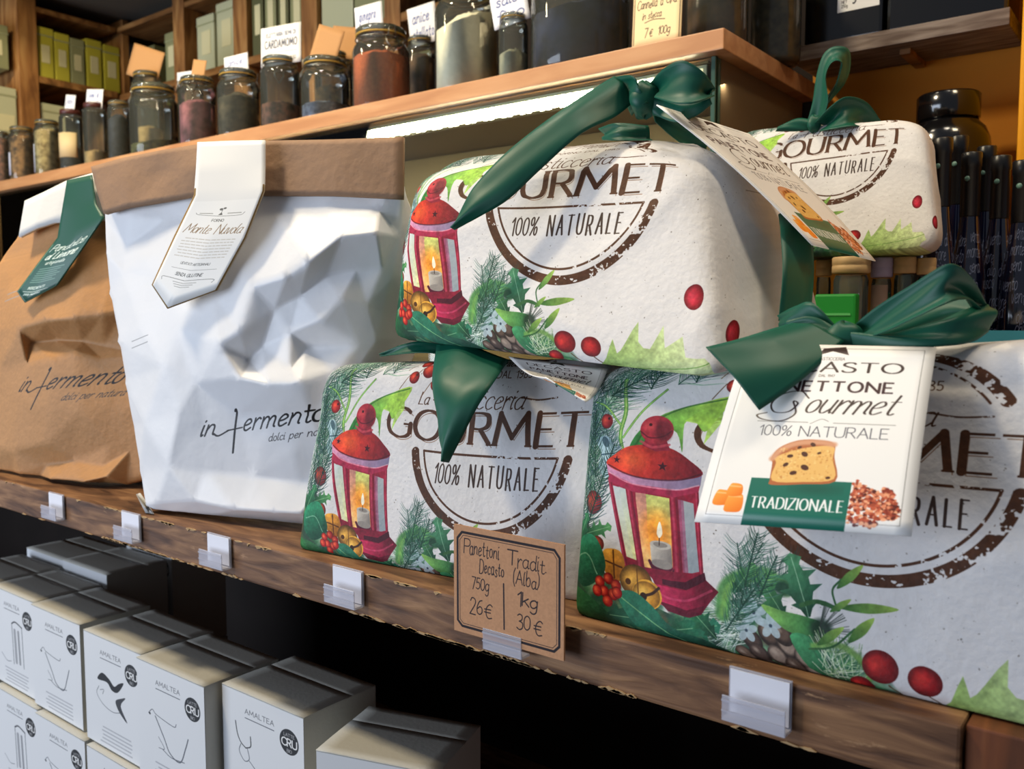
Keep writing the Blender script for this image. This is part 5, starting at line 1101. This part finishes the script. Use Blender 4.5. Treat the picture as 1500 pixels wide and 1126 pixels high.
inner = [(190, 320, 3), (240, 322, 3), (300, 318, 6), (400, 312, 7), (480, 312, 8), (556, 310, 5), (180, 400, 2), (186, 360, 0), (212, 380, 5), (244, 410, 9), (310, 430, 15), (372, 420, 20), (420, 405, 24), (452, 384, 25), (500, 346, 22), (552, 340, 17), (478, 404, 11), (522, 396, 8), (560, 392, 4), (440, 432, 13), (402, 452, 14), (500, 436, 15), (470, 470, 17), (538, 446, 6), (425, 488, 13), (352, 486, 21), (322, 504, 21),
         (384, 508, 8), (450, 508, 6), (525, 506, 4), (362, 528, 9), (424, 540, 17), (441, 562, 22), (394, 562, 21), (352, 552, 20), (490, 545, 10), (288, 560, 13), (300, 622, 9), (350, 606, 9), (402, 606, 11), (456, 608, 9), (430, 662, 7), (300, 692, 6), (370, 698, 3), (440, 706, 2), (284, 734, 8), (345, 746, 10), (400, 750, 10), (440, 752, 9), (205, 480, 8), (240, 536, 14), (212, 620, 8), (246, 684, 10), (262, 604, 13), (228, 738, 5), (262, 480, 13), (474, 660, 3), (262, 360, 8)]
aff = [(on(312, 637, ybw(312)), (117, 100)), (on(455, 618, ybw(455)), (203, 100)), (on(353, 658, ybw(353)), (148.5, 84))]
ctrl_sheet('paper_body', len(outline), outline+inner, ybw, wp, wb, (aff, None), .10, scale=.95, seed=1, crease=1.0)
sheet_rows('folded_top', [[(133, 244, 2, 0, 1), (180, 231, 4, .1, 1), (235, 220, 5, .25, 1), (290, 211, 4, .4, 1), (390, 206, 4, .6, 1), (490, 204, 4, .8, 1), (590, 200, 2, 1, 1)], [(142, 280, 5, 0, .5), (182, 264, 8, .1, .5), (235, 254, 5, .25, .5), (290, 246, 10, .4, .5), (390, 243, 5, .6, .5), (490, 244, 7, .8, .5), (590, 246, 4, 1, .5)], [(152, 313, 8, 0, 0), (184, 304, 10, .1, 0), (216, 298, 10, .25, 0), (285, 288, 9, .4, 0), (390, 285, 9, .6, 0), (490, 286, 9, .8, 0), (589, 291, 6, 1, 0)]], ybw, kf, wb, w=40, solid=.004, off=0, label='brown kraft fold')
lab = mat('printed_white_label', '#ffffff', .45, .4, image=picture('white_label_print', label_art(False)))
k17 = 16/170
sheet_rows('paper_label', [[(289, 208, 5, 0, 1), (338, 206, 5, .5, 1), (388, 205, 5, 1, 1)], [(287, 246, 10, 0, .84), (338, 244, 9, .5, .84), (388, 243, 8, 1, .84)], [(284, 286, 13, 0, .68), (336, 283, 12, .5, .68), (387, 279, 12, 1, .68)], [(255, 345, 15, 0, .4), (308, 350, 16, .5, .4), (360, 348, 15, 1, .4)], [(222, 417, 16, 0, k17), (245, 452, 17, .5, .003), (318, 425, 16, 1, k17)]], ybw, lab, wb, w=16, off=6, solid=.0012)
# loose corner at the foot
V = [on(200, 724, .02), on(206, 722, .016), on(226, 760, .008), on(222, 762, .012), on(214, 752, .006)]; V = [A3(v[0], v[1], max(v[2], .0012)) for v in V]; mesh('corner_flap', V, [(0, 1, 2, 4), (4, 2, 3)], wf, wb, solid=.0006)
ybb = lambda px: .018+.00020*px
bb = thing('flour_bag', on(60, 712, .06)*A3(1, 1, 0)+A3(0, .03, .0005), 'brown paper flour bag with green label, cut by the left edge', 'paper bag')
outline = [(-60, 455, 0), (-25, 415, 0), (2, 378, 0), (27, 345, 0), (40, 312, 0), (70, 296, 0), (110, 286, 0), (150, 276, 0), (172, 290, 0), (196, 360, 0), (208, 440, 0), (214, 520, 0), (216, 600, 0), (214, 702, -4), (186, 714, -3), (150, 721, 0), (100, 723, 0), (60, 717, 2), (20, 708, 2), (-30, 700, 0), (-80, 690, 0), (-86, 600, 0), (-80, 510, 0)]
inner = [(36, 372, 3), (80, 345, 4), (130, 335, 4), (20, 430, 12), (70, 425, 16), (122, 415, 16), (165, 400, 9), (28, 482, 18), (68, 470, 23), (110, 467, 23), (150, 462, 18), (188, 455, 9), (46, 502, 8), (82, 498, 5), (122, 500, 5), (152, 506, 3), (40, 532, 14), (75, 524, 17), (110, 514, 14), (150, 526, 8), (70, 600, 15), (118, 600, 12), (160, 600, 6), (70, 650, 12), (160, 652, 4), (68, 680, 4), (110, 675, 5), (150, 682, 4), (74, 702, 12), (120, 706, 12), (156, 698, 9), (0, 600, 9), (-40, 590, 5), (20, 660, 9), (30, 695, 5), (-30, 520, 8), (-10, 480, 9), (0, 540, 11), (-40, 650, 5), (190, 560, 2), (190, 660, 0), (30, 590, 13)]
aff = [(on(52, 572, ybb(52)), (117, 100)), (on(160, 562, ybb(160)), (203, 100)), (on(72, 594, ybb(72)), (148.5, 84))]
ctrl_sheet('paper_body', len(outline), outline+inner, ybb, kp, bb, (aff, None), .10, scale=.95, seed=2, crease=1.0)
sheet_rows('folded_top', [[(36, 294, 6, 0, 1), (66, 280, 8, .3, 1), (98, 264, 6, .6, 1), (160, 246, 4, 1, 1)], [(27, 347, 11, 0, 0), (50, 335, 13, .3, 0), (78, 326, 12, .6, 0), (168, 322, 6, 1, 0)]], ybb, wf, bb, w=24, solid=.004, off=0, label='white folded top')
labg = mat('printed_green_label', '#ffffff', .45, .4, image=picture('green_label_print', label_art(True)))
sheet_rows('paper_label', [[(98, 264, 5, 0, 1), (115, 260, 5, .5, 1), (134, 256, 5, 1, 1)], [(92, 300, 10, 0, .84), (115, 300, 9, .5, .84), (140, 298, 8, 1, .84)], [(84, 348, 13, 0, .66), (112, 345, 14, .5, .66), (152, 318, 12, 1, .66)], [(52, 390, 15, 0, .36), (80, 385, 16, .5, .36), (115, 372, 15, 1, .40)], [(25, 427, 16, 0, k17), (36, 443, 17, .5, .003), (83, 418, 16, 1, k17)]], ybb, labg, bb, w=16, off=6, solid=.0012)

# ---------------------------------------------------------------- shelf-edge clips and the kraft price card
def clip(x0, x1, label, slip=True, z0=-.0235, top=.0015):
    o = thing('label_clip', ((x0+x1)/2, -.001, z0), label, 'label holder', 'clear label clips on the shelf edge')
    if slip: box('back_plate', x0, x1, -.0022, -.0008, z0, top, M['acryl'], o, b=.0004)
    box('front_lip', x0, x1, -.0105, -.0095, z0, -.0105, M['acryl'], o, b=.0004); box('base', x0, x1, -.0094, -.0023, z0, z0+.0014, M['acryl'], o)
    box('rib', x0, x1, -.0110, -.0106, -.0135, -.0125, M['acryl'], o); box('rib', x0, x1, -.0110, -.0106, -.0185, -.0178, M['acryl'], o)
    if slip: box('paper_slip', x0+.001, x1-.001, -.0028, -.0023, z0+.002, top-.001, M['slip'], o)
clip(-.897, -.867, 'clear label clip farthest left on the shelf edge, under the brown bag'); clip(-.758, -.727, 'clear label clip left of the white bag foot'); clip(-.625, -.594, 'clear label clip below the middle of the white bag')
clip(-.473, -.442, 'clear label clip below the lower left wrapped cake'); clip(-.176, -.144, 'clear label clip farthest right, below the largest wrapped cake')
clip(-.329, -.300, 'clear clip gripping the kraft price card', slip=False)
V, F = boxvf(-.352, -.2705, -.0098, -.0085, -.017, .0492, .0003); o = mesh('price_card', V, F, mat('kraft_card_edge', '#a87c5a', .7, .25), at=(-.31, -.009, -.017), smooth_=False)
setp(o, 'kraft price card, Panettoni, 26 and 30 euro, clipped to the shelf edge', 'price card')
V = [A3(-.352, -.01, -.017), A3(-.2705, -.01, -.017), A3(-.2705, -.01, .0492), A3(-.352, -.01, .0492)]
mesh('print', V, [(0, 1, 2, 3)], mat('kraft_card_print', '#ffffff', .7, .25, image=picture('price_print', card_art(0))), o, uv=[(0, 0), (1, 0), (1, 1), (0, 1)], smooth_=False)

# ---------------------------------------------------------------- white cartons below
prints = [mat('carton_print_%s' % w, '#ffffff', .5, .35, image=picture('carton_art_%s' % w, box_art(k)[28*4:160*4])) for k, w in enumerate(('swift', 'dove', 'goat', 'tower'))]
def carton(x, y, ztop, art, label, w=.109, d=.078, h=.1145, yaw=0.0, group='white cartons on the lower shelf'):
    """x, y = front left corner"""
    z0 = ztop-h; o = thing('milk_carton', (x, y, z0), label, 'carton', group); R = np.array([[math.cos(yaw), -math.sin(yaw), 0], [math.sin(yaw), math.cos(yaw), 0], [0, 0, 1]])
    pl_ = lambda V: [R @ np.array(v)+A3(x, y, 0) for v in V]
    V, F = boxvf(0, w, 0, d, z0, ztop-.0012, .0008); mesh('body', pl_(V), F, M['white_card'], o, smooth_=False)
    V = [(0, -.0002, z0+.001), (w, -.0002, z0+.001), (w, -.0002, ztop-.0022), (0, -.0002, ztop-.0022)]; V = [(v[0]*.996+.0002, v[1], v[2]) for v in V]; mesh('print', pl_(V), [(0, 1, 2, 3)], prints[art], o, uv=[(0, 0), (1, 0), (1, 1), (0, 1)], smooth_=False)
    def top(u, v):
        return (u*w, v*d*.66-.0003, ztop-.0010+.0007*math.sin(PI*v)*(.5+.5*math.sin(PI*u)))
    V, F = grid(8, 6, top); mesh('lid_flap', pl_(V), F, M['white_card'], o, solid=.0006)
    V, F = grid(8, 4, lambda u, v: (u*w, d*.62+v*d*.38, ztop-.0011)); mesh('tuck_flap', pl_(V), F, M['white_card'], o, solid=.0003)
T1 = -.140
for x, y, a, s in ((-1.226, .030, 1, 'leftmost on the upper layer, cut by the view edge'), (-1.114, .026, 3, 'upper layer, first with a tower drawing'), (-1.003, .022, 1, 'upper layer, second from the tower carton, faint bird drawing'), (-.878, .018, 0, 'upper layer, with the dark winged swift drawing'), (-.7665, .012, 1, 'upper layer, with the dove outline and open side'), (-.652, .026, 2, 'upper layer, with the goat drawing')):
    carton(x, y, T1, a, 'white carton, '+s)
carton(-.498, .001, T1-.002, 2, 'white carton turned aside, nearest to the camera, bottom of view', w=.099, yaw=.30)
for x, y, a, s in ((-1.222, .026, 3, 'lower layer at the left view edge'), (-1.098, .018, 3, 'lower layer under the tower carton'), (-.985, .014, 1, 'lower layer under the faint bird carton'), (-.868, .012, 0, 'lower layer under the swift carton'), (-.757, .010, 1, 'lower layer under the dove carton'), (-.645, .020, 2, 'lower layer under the goat carton')):
    carton(x, y, T1-.1155, a, 'white carton, '+s)
carton(-.492, .004, T1-.118, 2, 'white carton, lower layer under the turned carton', w=.099, yaw=.28)
for x, y, z, s, h in ((-1.119, .112, -.130, 'rear row, its top catching a little light', .124), (-1.232, .118, -.134, 'rear row at the left view edge', .12), (-1.125, .200, -.116, 'rear row, tallest, behind the first rear carton', .138)):
    carton(x, y, z, 3, 'white carton, '+s, h=h); carton(x, y+.001, z-h-.001, 3, 'white carton, below the one in the '+s, h=.37-.0005+(z-h-.001))
# ---------------------------------------------------------------- lift everything to its height above the shop floor
for o in list(bpy.data.objects):
    if o.parent is None and o.type in ('MESH', 'EMPTY'): o.location.z += LIFT
bpy.context.view_layer.update()
